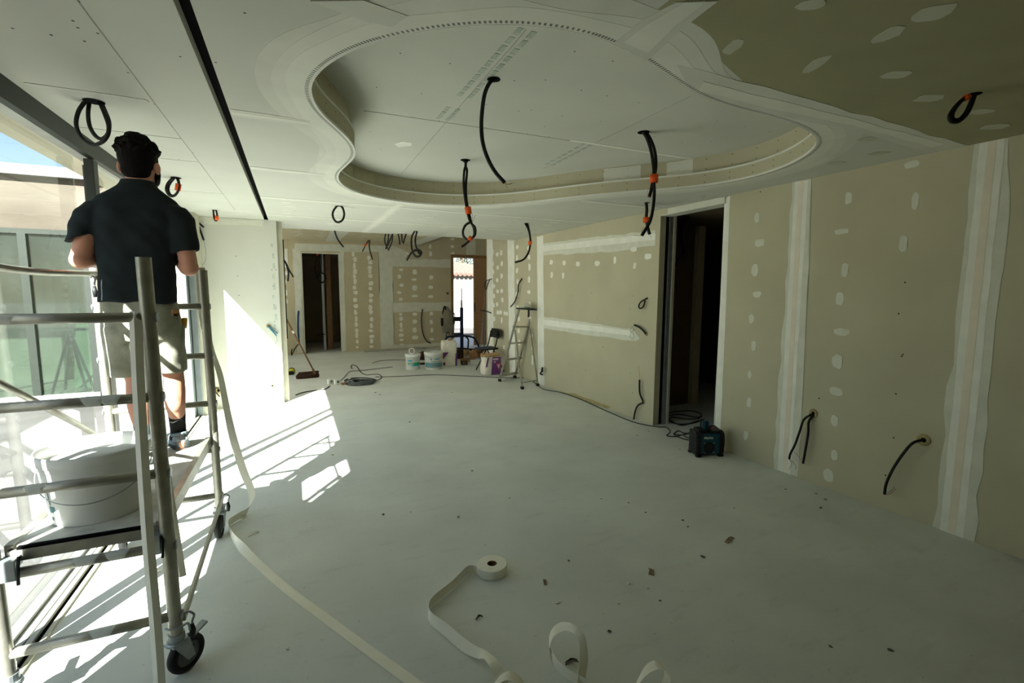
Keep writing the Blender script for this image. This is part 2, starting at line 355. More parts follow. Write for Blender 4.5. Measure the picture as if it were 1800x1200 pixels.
bm = NB()
for (x0, x1, z0, z1) in ((-1.42, 0.205, 0, 3.6), (0.205, 1.10, 2.52, 3.6), (1.10, 4.06, 0, 3.6), (4.06, 5.75, 2.56, 3.6), (5.75, 5.95, 0, 3.6), (5.95, 7.9, 2.6, 3.6), (7.9, 8.2, 0, 3.6)):
    box(bm, x0, x1, YB, YB + 0.12, z0, z1)
wall_back = struct('wall_back', bm, M['board_b'])
wall_rear = struct('wall_rear', box(NB(), -1.4, 8.2, -3.2, -3.0, 0, 3.4), M['board'])
wall_left = struct('wall_left', box(NB(), -1.34, -1.06, -3.2, 1.58, 0, 2.79), M['board'])
bm = box(NB(), -1.4, -0.175, 7.31, 7.39, 0, CH)
wall_stub = struct('wall_stub', bm, M['ceil'])
obj('pocket_rail', box(NB(), -0.6, -0.108, 7.42, 7.47, 0, CH), M['edge'], wall_stub)
obj('pocket_slot', box(NB(), -0.6, -0.095, 7.475, 7.50, 0.9, 2.3), M['black'], wall_stub)
bm = NB()
for a in ((7.39, 7.6, -.2, 3.36), (12.6, 12.85, -.2, 3.36), (7.6, 12.6, 2.75, 3.36), (7.6, 12.6, -.2, .02)): box(bm, -1.42, -1.30, *a)
wall_hall_left = struct('wall_hall_left', bm, M['board_b'])
w4 = bpy.data.objects.new('added_window_4', None); COL.objects.link(w4); w4.location = (-1.36, 11.2, 0); w4['kind'] = 'structure'; ORG['added_window_4'] = Vector((-1.36, 11.2, 0))  # unseen frosted window, added to spread daylight into the hall
for a in ((7.6, 7.66, .02, 2.75), (10.07, 10.13, .02, 2.75), (12.54, 12.6, .02, 2.75), (7.66, 12.54, 2.69, 2.75), (7.66, 12.54, .02, .08)): obj('frame_bar', box(NB(), -1.40, -1.33, *a), M['alu_d'], w4)
for a in ((7.66, 10.07), (10.13, 12.54)): obj('glass_pane', box(NB(), -1.369, -1.367, a[0], a[1], .08, 2.69), M['frosted'], w4)
struct('wall_reveal_left', box(NB(), -1.30, -1.055, 6.99, 7.31, 0, CH), M['edge'])
struct('wall_outer_right', box(NB(), 8.1, 8.3, -3.2, 13.0, 0, 3.4), M['board_b'])
# entrance hall to the right of the far corner
struct('wall_entrance', prism(NB(), [(RX(9.42), 9.42), (8.1, 9.42), (8.1, 9.30), (RX(9.42) + .15, 9.30)], 0, 3.3), M['board_b'])

# main ceiling with the free-form recess
OUT = [(0.103,2.471),(0.114,2.375),(0.142,2.261),(0.194,2.123),(0.263,2.002),(0.345,1.9),(0.43,1.816),(0.525,1.734),(0.614,1.672),(0.708,1.62),(0.805,1.582),(0.938,1.547),(1.064,1.546),(1.192,1.571),(1.321,1.608),(1.477,1.666),(1.645,1.736),(1.795,1.79),(1.977,1.818),(2.194,1.823),(2.41,1.809),(2.643,1.833),(2.842,1.887),(2.993,1.955),(3.115,2.051),(3.238,2.191),(3.425,2.465),(3.512,2.782),(3.441,3.12),(3.25,3.397),(2.991,3.636),(2.734,3.909),(2.567,4.179),(2.357,4.593),(2.143,4.888),(1.892,5.093),(1.561,5.218),(1.209,5.239),(0.902,5.174),(0.575,4.947),(0.445,4.725),(0.376,4.409),(0.358,4.24),(0.367,4.072),(0.4,3.885),(0.432,3.695),(0.437,3.534),(0.418,3.397),(0.368,3.235),(0.3,3.078),(0.238,2.959),(0.179,2.852),(0.134,2.716),(0.109,2.581)]
def smooth_loop(pts, it=2, n=3):
    P = [Vector((x, y, 0)) for x, y in pts]
    for _ in range(it): P = [(P[i - 1] + P[i] * 2 + P[(i + 1) % len(P)]) / 4 for i in range(len(P))]
    N = len(P); out = []
    for i in range(N):
        a, b, c, d = P[i - 1], P[i], P[(i + 1) % N], P[(i + 2) % N]
        for k in range(n):
            t = k / n; out.append(0.5 * ((2 * b) + (c - a) * t + (2 * a - 5 * b + 4 * c - d) * t * t + (3 * b - a - 3 * c + d) * t ** 3))
    return out
LOOP = smooth_loop(OUT)
def offset_loop(P, d):
    N = len(P); out = []
    area = sum(P[i].x * P[(i + 1) % N].y - P[(i + 1) % N].x * P[i].y for i in range(N)); sg = 1 if area > 0 else -1
    for i in range(N):
        t = (P[(i + 1) % N] - P[i - 1]).normalized(); out.append(P[i] + Vector((t.y, -t.x, 0)) * d * sg)
    return out
def ring_faces(bm, A, za, Bq, zb):
    a = [bm.verts.new((p.x, p.y, za)) for p in A]; b = [bm.verts.new((p.x, p.y, zb)) for p in Bq]; n = len(a)
    for i in range(n): bm.faces.new((a[i], a[(i + 1) % n], b[(i + 1) % n], b[i]))
    return bm
YE = 8.15
SLOT = [(-0.3,1.951,2.535),(-0.233,7.383,2.535)]
sx0, sx1 = -0.318, -0.268
def holed(bm, rect, holes, z):
    edges = []
    for L in [rect] + holes:
        v = [bm.verts.new((p[0], p[1], z)) for p in L]; edges += [bm.edges.new((v[i], v[(i + 1) % len(v)])) for i in range(len(v))]
    bmesh.ops.triangle_fill(bm, use_beauty=True, use_dissolve=False, edges=edges)
    return bm
bm = NB()
holed(bm, [(sx1, -3.0), (4.3, -3.0), (4.3, YE), (sx1, YE)], [[(p.x, p.y) for p in LOOP]], CH)
holed(bm, [(-1.16, -3.0), (sx0, -3.0), (sx0, 7.30), (sx1, 7.30), (sx1, YE), (-1.4, YE), (-1.4, 7.3), (-1.16, 7.3)], [], CH)
for f in bm.faces:
    if f.normal.z > 0: f.normal_flip()
for (x0, x1, y0, y1) in ((sx0, sx0, -3.0, 7.3), (sx1, sx1, -3.0, 7.3)):
    v = [bm.verts.new(q) for q in ((x0, y0, CH), (x1, y1, CH), (x1, y1, CH + .12), (x0, y0, CH + .12))]; bm.faces.new(v)
v = [bm.verts.new(q) for q in ((-1.4, YE, CH), (4.3, YE, CH), (4.3, YE, HALL + .3), (-1.4, YE, HALL + .3))]; bm.faces.new(v)
ceiling = struct('ceiling', bm, M['ceil'])
obj('slot_lining', box(NB(), sx0 - .002, sx1 + .002, -3.0, 7.302, CH + .05, CH + .12), M['black'], ceiling)
bm = ring_faces(NB(), LOOP, CH, LOOP, CH + 0.115); obj('recess_lower_band', bm, M['board'], ceiling, smooth=True)
L2 = offset_loop(LOOP, 0.03)
bm = ring_faces(NB(), LOOP, CH + 0.117, L2, CH + 0.117); ring_faces(bm, L2, CH + 0.117, L2, UP + .01)
obj('recess_upper_band', bm, M['board'], ceiling, smooth=False)
Li = offset_loop(LOOP, -0.004)
for z0, z1, nm in ((CH + 0.107, CH + 0.121, 'bead_upper'), (CH - 0.003, CH + 0.012, 'bead_lower')):
    bm = ring_faces(NB(), Li, z0, Li, z1); ring_faces(bm, Li, z1, LOOP, z1); ring_faces(bm, Li, z0, LOOP, z0); obj(nm, bm, M['bead'], ceiling)
bx = [p.x for p in LOOP]; by = [p.y for p in LOOP]
recess = obj('recess_ceiling', box(NB(), min(bx) - .15, max(bx) + .15, min(by) - .15, max(by) + .15, UP, UP + .02), M['ceil'], ceiling)
# compound band and perforated bead flange round the recess
def ring_band(d0, d1, z, jit, seed, m, nm):
    rnd = random.Random(seed); N = len(LOOP); A = offset_loop(LOOP, d0); w = [d1 + jit * noise.noise(Vector((i * .11, seed, 0))) for i in range(N)]
    for i in range(N):
        k = min(i, N - i) / 12
        if k < 1: w[i] = w[i] * k + d1 * (1 - k)
    Bq = [offset_loop(LOOP, w[i])[i] for i in range(N)]
    for it in range(6): Bq = [(Bq[i - 1] + Bq[i] * 2 + Bq[(i + 1) % N]) / 4 for i in range(N)]
    bm = ring_faces(NB(), A, z, Bq, z); ring_faces(bm, Bq, z, Bq, CH)
    return obj(nm, bm, m, ceiling)
ring_band(0.0, 0.23, CH - 0.0010, 0.12, 3, M['comp_cf'], 'joint_compound')
ring_band(0.0, 0.17, CH - 0.0018, 0.09, 8, M['comp_cm'], 'joint_compound')
ring_band(0.0, 0.11, CH - 0.0024, 0.06, 5, M['comp_c'], 'joint_compound')
fl = offset_loop(LOOP, 0.032)
bm = NB()
tot = 0; N = len(LOOP); i = 0
for i in range(N):
    a, b = LOOP[i], LOOP[(i + 1) % N]; k = max(1, round((b - a).length / 0.017))
    for j in range(k):
        p = a.lerp(b, (j + .5) / k); t = (b - a).normalized(); nrm = (fl[i] - LOOP[i]).normalized()
        if p.y > 3.4 and p.x > 0.6: continue
        c = p + nrm * 0.018 + Vector((0, 0, CH - 0.0026))
        q = [c + t * sx * 0.0045 + nrm * sy * 0.008 for sx, sy in ((-1, -1), (1, -1), (1, 1), (-1, 1))]
        bm.faces.new([bm.verts.new(x) for x in q])
o = obj('bead_perforations', bm, M['beadhole'], ceiling); o['kind'] = 'stuff'
# screws on the recess bands
bm = NB()
acc = 0
for i in range(N):
    a, b = LOOP[i], LOOP[(i + 1) % N]; acc += (b - a).length
    if acc < 0.13: continue
    acc = 0; inn = -(L2[i] - LOOP[i]).normalized()
    for z, dd in ((CH + 0.03, -0.0), (CH + 0.085, 0.0), (CH + 0.155, -0.03), (CH + 0.225, -0.03)):
        if random.random() < 0.15: continue
        c = Vector((a.x, a.y, z + random.uniform(-.008, .008))) + inn * (0.002 + dd); t = (b - a).normalized(); u = Vector((0, 0, 1))
        bm.faces.new([bm.verts.new(c + t * .0045 * math.cos(k * 1.0472) + u * .0045 * math.sin(k * 1.0472)) for k in range(6)])
o = obj('band_screws', bm, M['screw'], ceiling); o['kind'] = 'stuff'
# hall ceiling beyond the step
hall_ceiling = struct('ceiling_hall', box(NB(), -1.4, 3.15, YE, YB, HALL, HALL + .05), M['board_b'])
struct('ceiling_entrance', box(NB(), 3.15, 8.2, YE, YB, 3.3, 3.35), M['board_b'])
struct('trim_1', box(NB(), 3.12, 3.15, YE, YB, HALL, 3.34), M['board_b'])
# roof mass over everything (unseen from inside, keeps sun and sky light out), overhang with rendered soffit
roof = struct('roof', box(NB(), -1.55, 8.3, -5.6, 13.0, 3.36, 3.6), M['coping'])
struct('wall_fascia', box(NB(), -1.55, -1.40, -3.2, 9.0, CH - 0.005, 3.36), M['coping'])
struct('ceiling_soffit', box(NB(), -1.55, -1.13, -3.2, 9.0, CH - .01, CH + .04), M['soffit'])

# raw darker board in the front right of the ceiling
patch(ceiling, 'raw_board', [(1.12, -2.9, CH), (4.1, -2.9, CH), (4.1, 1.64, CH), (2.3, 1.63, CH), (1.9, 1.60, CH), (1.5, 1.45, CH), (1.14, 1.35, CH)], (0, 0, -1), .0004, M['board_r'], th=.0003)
# ceiling joints
def cstrip(x0, x1, y0, y1, seed, m='comp_c', off=0.001, jag=0.008, par=None, z=CH):
    return patch(par or ceiling, 'joint_tape', [(x0, y0, z), (x1, y0, z), (x1, y1, z), (x0, y1, z)], (0, 0, -1), off, M[m], jag, 0.15, seed)
def inside(p):
    c = False; n = len(LOOP)
    for i in range(n):
        a, b = LOOP[i], LOOP[(i + 1) % n]
        if (a.y > p[1]) != (b.y > p[1]) and p[0] < (b.x - a.x) * (p[1] - a.y) / (b.y - a.y) + a.x: c = not c
    return c
for k, (y, x0, x1) in enumerate([(3.01, -0.26, 0.12), (4.27, -0.26, 0.28), (5.55, -0.26, 3.82), (6.8, -0.26, 3.8), (4.27, 2.75, 3.85), (3.01, -1.08, -0.62), (4.27, -1.08, -0.6), (5.55, -1.08, -0.58), (8.08, -0.2, 3.75), (6.8, -1.05, -0.4)]):
    left = x1 < -0.3
    cstrip(x0, x1, y - (.012 if left else .05), y + (.012 if left else .05), k, 'comp_cf', 0.001)
    if not left: cstrip(x0, x1, y - .022, y + .022, k + 50, 'comp_c', 0.002, 0.004)
for k, (pp, m, off, jag) in enumerate([([(1.475,1.588,2.535),(1.832,1.581,2.535),(2.678,1.591,2.535),(3.952,1.619,2.535),(3.923,1.799,2.535),(2.875,1.763,2.535),(2.429,1.791,2.535),(2.11,1.812,2.535),(1.721,1.753,2.535)], 'comp_cf', .001, .012), ([(1.699,1.664,2.535),(2.782,1.649,2.535),(3.75,1.665,2.535),(3.772,1.733,2.535),(2.894,1.713,2.535),(2.266,1.737,2.535),(1.757,1.736,2.535)], 'comp_c', .002, .008),
        ([(1.133,1.553,2.535),(1.137,1.397,2.535),(1.161,1.261,2.535),(1.277,1.207,2.535),(1.296,1.361,2.535),(1.325,1.522,2.535),(1.346,1.628,2.535)], 'comp_cf', .001, .012), ([(1.162,1.539,2.535),(1.167,1.403,2.535),(1.186,1.25,2.535),(1.244,1.222,2.535),(1.26,1.378,2.535),(1.3,1.558,2.535)], 'comp_c', .002, .008),
        ([(0.087,1.769,2.535),(0.246,1.694,2.535),(0.4,1.72,2.535),(0.358,1.805,2.535),(0.262,1.812,2.535)], 'comp_cf', .001, .01)]):
    patch(ceiling, 'joint_tape', pp, (0, 0, -1), off + .0003 * k, M[m], jag, 0.15, k + 20)
cstrip(1.02, 1.17, 5.28, 8.1, 31, 'comp_cf', 0.0012); cstrip(1.06, 1.13, 5.28, 8.1, 32, 'comp_c', 0.0022, 0.004)
# long board seam and step beside the slot
patch(ceiling, 'board_seam', [(-.6205, -2.9, CH), (-.6165, -2.9, CH), (-.5865, 6.6, CH), (-.5905, 6.6, CH)], (0, 0, -1), .0006, M['seam_l'])
patch(ceiling, 'board_seam', [(-1.1, 3.66, CH), (-.6, 3.66, CH), (-.6, 3.664, CH), (-1.1, 3.664, CH)], (0, 0, -1), .0006, M['seam_l'])
for k, (c, a, b) in enumerate([((1.573,1.094,2.535),0.045,0.029),((1.985,0.948,2.535),0.055,0.056),((2.003,1.088,2.535),0.037,0.058),((1.992,1.348,2.535),0.03,0.076),((2.399,1.256,2.535),0.058,0.041),((2.821,1.329,2.535),0.065,0.04),((3.261,1.311,2.535),0.064,0.038),((3.626,1.381,2.535),0.079,0.052),((1.568,1.392,2.535),0.027,0.061),((3.231,1.816,2.535),0.06,0.04),((3.617,1.962,2.535),0.064,0.041),((3.61,2.234,2.535),0.069,0.046),((3.986,3.641,2.535),0.04,0.083),((3.698,3.554,2.535),0.033,0.06)]):
    spot(ceiling, c, max(a, .02), max(b, .02), (0.905, -0.42, 0), (0.42, 0.905, 0), (0, 0, -1), k, m=M['comp_dim'])
rnd = random.Random(4)
for y0 in (5.55, 6.8):
    for x in (0.0, 0.55, 1.6, 2.15, 2.75, 3.3):
        for j in range(4):
            y = y0 + 0.22 + j * 0.27 + rnd.uniform(-.03, .03)
            if y > 8.0 or inside((x, y)): continue
            spot(ceiling, (x + rnd.uniform(-.04, .04), y, CH), rnd.uniform(.05, .1), rnd.uniform(.018, .03), (1, 0, 0), (0, 1, 0), (0, 0, -1), int(y * 100 + x * 7), m=M['comp_c'])
for y0 in (8.3, 9.55, 10.8):
    for x in (0.15, 0.6, 1.5, 2.0, 2.6):
        for j in range(4):
            spot(hall_ceiling, (x + rnd.uniform(-.04, .04), y0 + .2 + j * .27, HALL), rnd.uniform(.05, .09), rnd.uniform(.02, .03), (1, 0, 0), (0, 1, 0), (0, 0, -1), int(y0 * 50 + x * 9 + j), m=M['comp_c'])
for x0, x1 in ((0.72, 1.12), (2.75, 3.1)):
    patch(hall_ceiling, 'joint_tape', [(x0, 8.16, HALL), (x1, 8.16, HALL), (x1 - .05, 12.8, HALL), (x0 + .05, 12.8, HALL)], (0, 0, -1), .001, M['comp_cf'], .01, .3, 3)
bm = NB()
for p in [(-0.884,2.41,2.535),(-0.778,2.41,2.535),(-0.665,2.254,2.535),(-0.667,2.303,2.535),(-0.682,2.413,2.535),(-0.616,2.32,2.535),(-1.044,2.998,2.535),(-0.903,2.999,2.535),(-0.765,2.991,2.535),(-0.661,3.001,2.535),(-0.614,2.668,2.535),(-0.603,3.053,2.535),(-0.377,2.399,2.535),(-0.254,2.394,2.535),(-0.598,3.402,2.535),(-0.601,2.101,2.535),(-0.59,3.987,2.535),(-0.714,4.219,2.535),(-0.593,4.443,2.535),(-0.112,1.94,2.535)]:
    lathe(bm, p, [(0.005, -0.0015), (0, -0.0015)], 8)
o = obj('ceiling_screws', bm, M['screw'], ceiling); o['kind'] = 'stuff'
# recess ceiling: seams, print, filler
def useam(p, q, w=0.003, m='seam_l', off=.0006, par=None):
    p, q = Vector(p), Vector(q); t = (q - p).normalized(); n = Vector((t.y, -t.x, 0)) * w / 2
    return patch(par or recess, 'board_seam', [p - n, q - n, q + n, p + n], (0, 0, -1), off, M[m])
for a, b in ([(0.477,3.408,2.79),(2.087,3.352,2.79)], [(1.017,2.068,2.79),(1.058,5.048,2.79)], [(2.253,2.293,2.79),(2.267,4.205,2.79)]): useam(a, b)
useam((2.043,3.341,2.79), (3.3,3.325,2.79), 0.035, 'comp', .0012)
patch(recess, 'filler_spot', [(0.796,4.04,2.79),(0.843,3.953,2.79),(0.916,3.95,2.79),(0.94,4.038,2.79),(0.844,4.119,2.79)], (0, 0, -1), .001, M['comp'], 0.0)
for k in range(44):
    i, t = divmod(k, 2); f = (i + .1) / 22; g = f + .028
    if i in (10, 11): continue
    A, Bq = (Vector((1.024,2.065,2.79)), Vector((0.997,3.369,2.79))); A2, B2 = (Vector((2.222,3.352,2.79)), Vector((2.26,4.114,2.79)))
    if i < 15: p, q = A.lerp(Bq, i / 15), A.lerp(Bq, (i + .72) / 15)
    else: p, q = A2.lerp(B2, (i - 15) / 7), A2.lerp(B2, (i - 14.4) / 7)
    tt = (q - p).normalized(); n = Vector((tt.y, -tt.x, 0)); s = n * (0.034 if t else -0.034)
    patch(recess, 'board_print', [p + s - n * .014, q + s - n * .014, q + s + n * .014, p + s + n * .014], (0, 0, -1), .0006, M['print_'])
bm = NB()
for p in [(0.765,2.156,2.79),(0.539,2.531,2.79),(0.798,2.528,2.79),(0.494,2.997,2.79),(0.756,2.971,2.79),(1.346,2.483,2.79),(1.323,2.14,2.79),(1.555,2.14,2.79),(1.604,2.512,2.79),(1.791,2.514,2.79),(2.035,2.514,2.79),(2.254,2.513,2.79),(2.013,2.893,2.79),(1.713,2.917,2.79),(1.707,3.156,2.79),(1.411,2.971,2.79),(1.189,2.566,2.79),(1.477,2.917,2.79),(2.58,2.99,2.79),(2.876,3.003,2.79),(2.736,2.534,2.79),(3.012,2.528,2.79),(3.27,2.527,2.79),(3.061,2.881,2.79),(1.456,3.93,2.79),(1.274,3.81,2.79),(0.573,3.826,2.79),(0.722,4.249,2.79),(1.174,2.956,2.79),(1.331,3.364,2.79),(1.508,3.361,2.79),(1.662,3.344,2.79),(1.848,3.343,2.79),(0.482,3.416,2.79),(0.645,3.406,2.79),(0.797,3.392,2.79),(0.983,3.376,2.79)]:
    lathe(bm, p, [(0.005, -0.0015), (0, -0.0015)], 8)
o = obj('recess_screws', bm, M['screw'], recess); o['kind'] = 'stuff'
L3 = offset_loop(LOOP, 0.028)
for x0, x1 in ((2.78, 3.06), (3.16, 3.36)):
    idx = [i for i in range(N - 1) if x0 < L3[i].x < x1 and L3[i].y > 2.9]
    bm = NB(); prev = None
    for i in idx:
        w = .006 * math.sin(i * 1.7); q = [bm.verts.new((L3[i].x, L3[i].y, z)) for z in (CH + .125 + w, UP - .008 + w * .5)]
        if prev: bm.faces.new((prev[0], q[0], q[1], prev[1]))
        prev = q
    obj('filler_spot', bm, M['comp_c'], ceiling)

# right wall: joints and spots
def rstrip(par, pp, m, off, jag, seed, nm='joint_tape'): return patch(par, nm, pp, RN, off, M[m], jag, 0.14, seed)
rstrip(wall_right, [(3.908,2.773,2.536),(3.912,2.604,2.53),(3.914,2.548,-0.002),(3.908,2.77,0.002)], 'comp_f', .001, .012, 1)
rstrip(wall_right, [(3.909,2.748,2.535),(3.912,2.637,2.527),(3.912,2.609,0.006),(3.909,2.732,0.01)], 'comp', .002, .003, 2)
rstrip(wall_right, [(3.91,2.714,2.533),(3.911,2.675,2.53),(3.911,2.641,0.015),(3.91,2.684,0.016)], 'comp_p', .003, .001, 3)
rstrip(wall_right, [(3.938,1.591,2.536),(3.942,1.43,2.53),(3.943,1.396,1.929),(3.943,1.392,1.09),(3.943,1.381,-0.011),(3.938,1.588,0.004),(3.938,1.591,0.98),(3.938,1.577,1.766)], 'comp_f', .001, .014, 4)
rstrip(wall_right, [(3.938,1.564,2.532),(3.941,1.45,2.532),(3.942,1.436,-0.003),(3.939,1.559,-0.003)], 'comp', .002, .004, 5)
rstrip(wall_right, [(3.939,1.524,2.532),(3.94,1.485,2.532),(3.941,1.474,-0.002),(3.94,1.519,-0.004)], 'comp_p', .003, .001, 6)
rstrip(wall_right, [(3.891,3.457,2.518),(3.893,3.393,2.529),(3.894,3.353,0.001),(3.892,3.422,-0.02)], 'comp', .001, .004, 7)
for k, (c, a, b) in enumerate([((3.9,3.089,2.278),0.026,0.049),((3.901,3.05,2.048),0.052,0.034),((3.901,3.08,1.802),0.036,0.058),((3.901,3.042,1.581),0.047,0.029),((3.9,3.086,1.352),0.027,0.045),((3.901,3.045,1.098),0.027,0.048),((3.901,3.068,0.824),0.021,0.038),((3.901,3.057,0.557),0.025,0.052),((3.901,3.072,0.23),0.025,0.047),((3.92,2.311,2.325),0.025,0.048),((3.919,2.346,2.075),0.055,0.022),((3.92,2.298,1.774),0.027,0.058),((3.92,2.319,1.552),0.032,0.049),((3.92,2.283,1.293),0.057,0.031),((3.92,2.299,1.055),0.039,0.061),((3.92,2.285,0.813),0.052,0.034),((3.92,2.285,0.575),0.029,0.046),((3.921,2.264,0.298),0.027,0.046),((3.92,2.295,0.115),0.042,0.054),((3.931,1.877,2.233),0.023,0.055),((3.929,1.924,1.943),0.026,0.06),((3.93,1.917,2.486),0.045,0.024)]):
    spot(wall_right, c, a, b, (0.025, -1, 0), (0, 0, 1), RN, 100 + k, m=M['comp_f'])
bm = NB()
for p in [(3.93,1.892,1.675),(3.93,1.913,1.453),(3.931,1.865,1.164),(3.931,1.871,1.151),(3.93,1.884,0.875),(3.931,1.873,0.552),(3.93,1.901,0.259),(3.901,3.07,2.509),(3.913,2.597,1.379),(3.917,2.417,0.73)]:
    lathe(bm, Vector(p) + RN * .002, [(0.006, 0), (0, 0)], 8, axis=RN)
o = obj('wall_screws', bm, M['screw'], wall_right); o['kind'] = 'stuff'
rstrip(wall_far_right, [(3.801,7.06,2.386),(3.868,4.396,2.315),(3.868,4.396,2.145),(3.849,5.15,2.12),(3.801,7.055,2.189)], 'comp_f', .001, .012, 11)
rstrip(wall_far_right, [(3.801,7.059,2.348),(3.868,4.394,2.276),(3.868,4.399,2.204),(3.801,7.056,2.255)], 'comp', .002, .004, 12)
rstrip(wall_far_right, [(3.802,7.03,1.173),(3.859,4.744,1.132),(3.862,4.603,1.03),(3.861,4.673,0.981),(3.802,7.025,0.971)], 'comp_f', .001, .012, 13)
rstrip(wall_far_right, [(3.802,7.029,1.125),(3.858,4.765,1.109),(3.858,4.762,1.044),(3.802,7.026,1.029)], 'comp', .002, .004, 14)
for k, pp in enumerate([[(3.797,7.237,2.515),(3.802,7.025,2.513),(3.804,6.923,-0.017),(3.799,7.139,-0.018)], [(3.768,8.399,2.597),(3.775,8.106,2.579),(3.777,8.022,-0.025),(3.771,8.27,-0.033)], [(3.743,9.396,2.668),(3.75,9.1,2.652),(3.752,9.033,-0.001),(3.744,9.334,0.004)]]):
    rstrip(wall_far_right, pp, 'comp', .0015, .006, 15 + k)
for k, (c, a, b) in enumerate([((3.809,6.756,2.061),0.054,0.041),((3.818,6.363,2.033),0.049,0.035),((3.828,5.99,1.997),0.052,0.038),((3.84,5.516,1.983),0.059,0.035),((3.849,5.133,2.008),0.029,0.052),((3.858,4.772,2.121),0.058,0.032),((3.865,4.513,2.015),0.064,0.034),((3.809,6.733,1.86),0.036,0.055),((3.818,6.39,1.842),0.033,0.048),((3.859,4.741,1.917),0.027,0.042),((3.778,7.986,2.403),0.058,0.041),((3.778,7.983,2.206),0.047,0.052),((3.778,7.979,1.978),0.047,0.053),((3.779,7.953,1.768),0.047,0.053),((3.778,7.973,1.538),0.071,0.048),((3.779,7.946,1.296),0.047,0.048),((3.78,7.896,1.087),0.047,0.047),((3.78,7.893,0.865),0.047,0.048),((3.781,7.866,0.644),0.046,0.053),((3.782,7.839,0.392),0.046,0.048),((3.79,7.52,2.346),0.064,0.04),((3.79,7.517,2.189),0.053,0.045),((3.79,7.492,2.019),0.053,0.07),((3.79,7.509,1.802),0.043,0.06),((3.79,7.505,1.582),0.064,0.035),((3.791,7.479,1.362),0.053,0.045),((3.791,7.453,1.111),0.042,0.051),((3.792,7.404,0.812),0.053,0.051),((3.794,7.358,0.595),0.042,0.046),((3.794,7.353,0.382),0.032,0.091),((3.75,9.099,2.388),0.058,0.052),((3.75,9.098,2.145),0.058,0.058),((3.751,9.069,1.982),0.058,0.052),((3.752,9.039,1.691),0.072,0.046),((3.752,9.039,1.493),0.072,0.047),((3.752,9.038,1.306),0.058,0.058),((3.752,9.008,1.026),0.058,0.053),((3.756,8.873,2.327),0.055,0.045),((3.756,8.844,2.065),0.055,0.046),((3.756,8.87,1.816),0.056,0.046),((3.756,8.841,1.587),0.07,0.04),((3.756,8.867,1.323),0.056,0.046),((3.757,8.839,1.162),0.07,0.046),((3.76,8.683,2.348),0.054,0.056),((3.761,8.654,2.135),0.054,0.05),((3.761,8.652,1.89),0.054,0.045),((3.761,8.65,1.599),0.067,0.045),((3.762,8.622,1.42),0.067,0.045),((3.76,8.701,1.168),0.068,0.045),((3.761,8.646,1.012),0.04,0.069),((3.765,8.514,1.165),0.053,0.045),((3.767,8.41,1.159),0.052,0.039),((3.771,8.257,1.067),0.05,0.049),((3.76,8.698,0.722),0.041,0.052),((3.764,8.534,0.486),0.04,0.046)]):
    spot(wall_far_right, c, a, b, (0.025, -1, 0), (0, 0, 1), RN, 200 + k)
patch(wall_far_right, 'yellow_stain', [(3.817,6.416,0.003),(3.827,6.011,0.048),(3.85,5.117,0.039),(3.845,5.301,-0.051),(3.831,5.856,-0.043)], RN, .0008, M['foam'], .01, .2, 3)
bm = NB()
for p in [(3.858,4.765,1.545),(3.858,4.799,1.38),(3.824,6.14,1.528),(3.837,5.633,1.574),(3.827,6.039,0.846),(3.844,5.339,0.836),(3.858,4.76,0.571),(3.86,4.705,0.324),(3.823,6.183,0.478),(3.84,5.485,1.22),(3.853,4.983,1.025),(3.816,6.463,1.524),(3.81,6.692,0.406),(3.834,5.729,0.459)]:
    lathe(bm, Vector(p) + RN * .002, [(0.006, 0), (0, 0)], 8, axis=RN)
o = obj('wall_screws', bm, M['screw'], wall_far_right); o['kind'] = 'stuff'

# back wall: joints and spots
def bq(u0, v0, u1, v1, u2, v2, u3, v3): return None
BN = (0, -1, 0)
for k, (pp, m) in enumerate([([(-0.145,12.85,2.733),(5.189,12.85,2.886),(5.189,12.85,3.112),(3.246,12.85,3.074),(2.434,12.85,2.795),(-0.144,12.85,2.76)], None), ([(0.08,12.85,2.73),(2.434,12.85,2.765),(2.43,12.85,2.602),(0.072,12.85,2.538)], 'comp_f'), ([(0.024,12.85,2.604),(0.2,12.85,2.557),(0.194,12.85,0.039),(0.037,12.85,0.033)], 'comp_f'), ([(1.108,12.85,2.579),(1.204,12.85,2.583),(1.181,12.85,0.02),(1.083,12.85,0.01)], 'comp_f'),
        ([(2.065,12.85,2.69),(2.418,12.85,2.705),(2.422,12.85,0.053),(2.076,12.85,0.038)], 'comp_f'), ([(2.412,12.85,2.423),(4.075,12.85,2.461),(4.074,12.85,2.241),(2.422,12.85,2.229)], 'comp_f'), ([(2.387,12.85,1.265),(4.066,12.85,1.272),(4.064,12.85,1.031),(2.397,12.85,1.006)], 'comp_f'), ([(2.434,12.85,2.765),(2.762,12.85,2.659),(2.758,12.85,2.419),(2.426,12.85,2.408)], 'comp_f'),
        ([(-0.152,12.85,2.583),(-0.077,12.85,2.587),(-0.095,12.85,2.135),(-0.17,12.85,2.133)], 'comp'), ([(4.498,12.85,3.077),(4.771,12.85,3.091),(4.769,12.85,2.612),(4.495,12.85,2.602)], 'comp_f'), ([(2.378,12.85,0.132),(4.006,12.85,0.144),(4.005,12.85,0.046),(2.376,12.85,0.039)], 'comp_f')]):
    if m: patch(wall_back, 'joint_tape', pp, BN, .001 + .0005 * k, M[m], .012, .2, k)
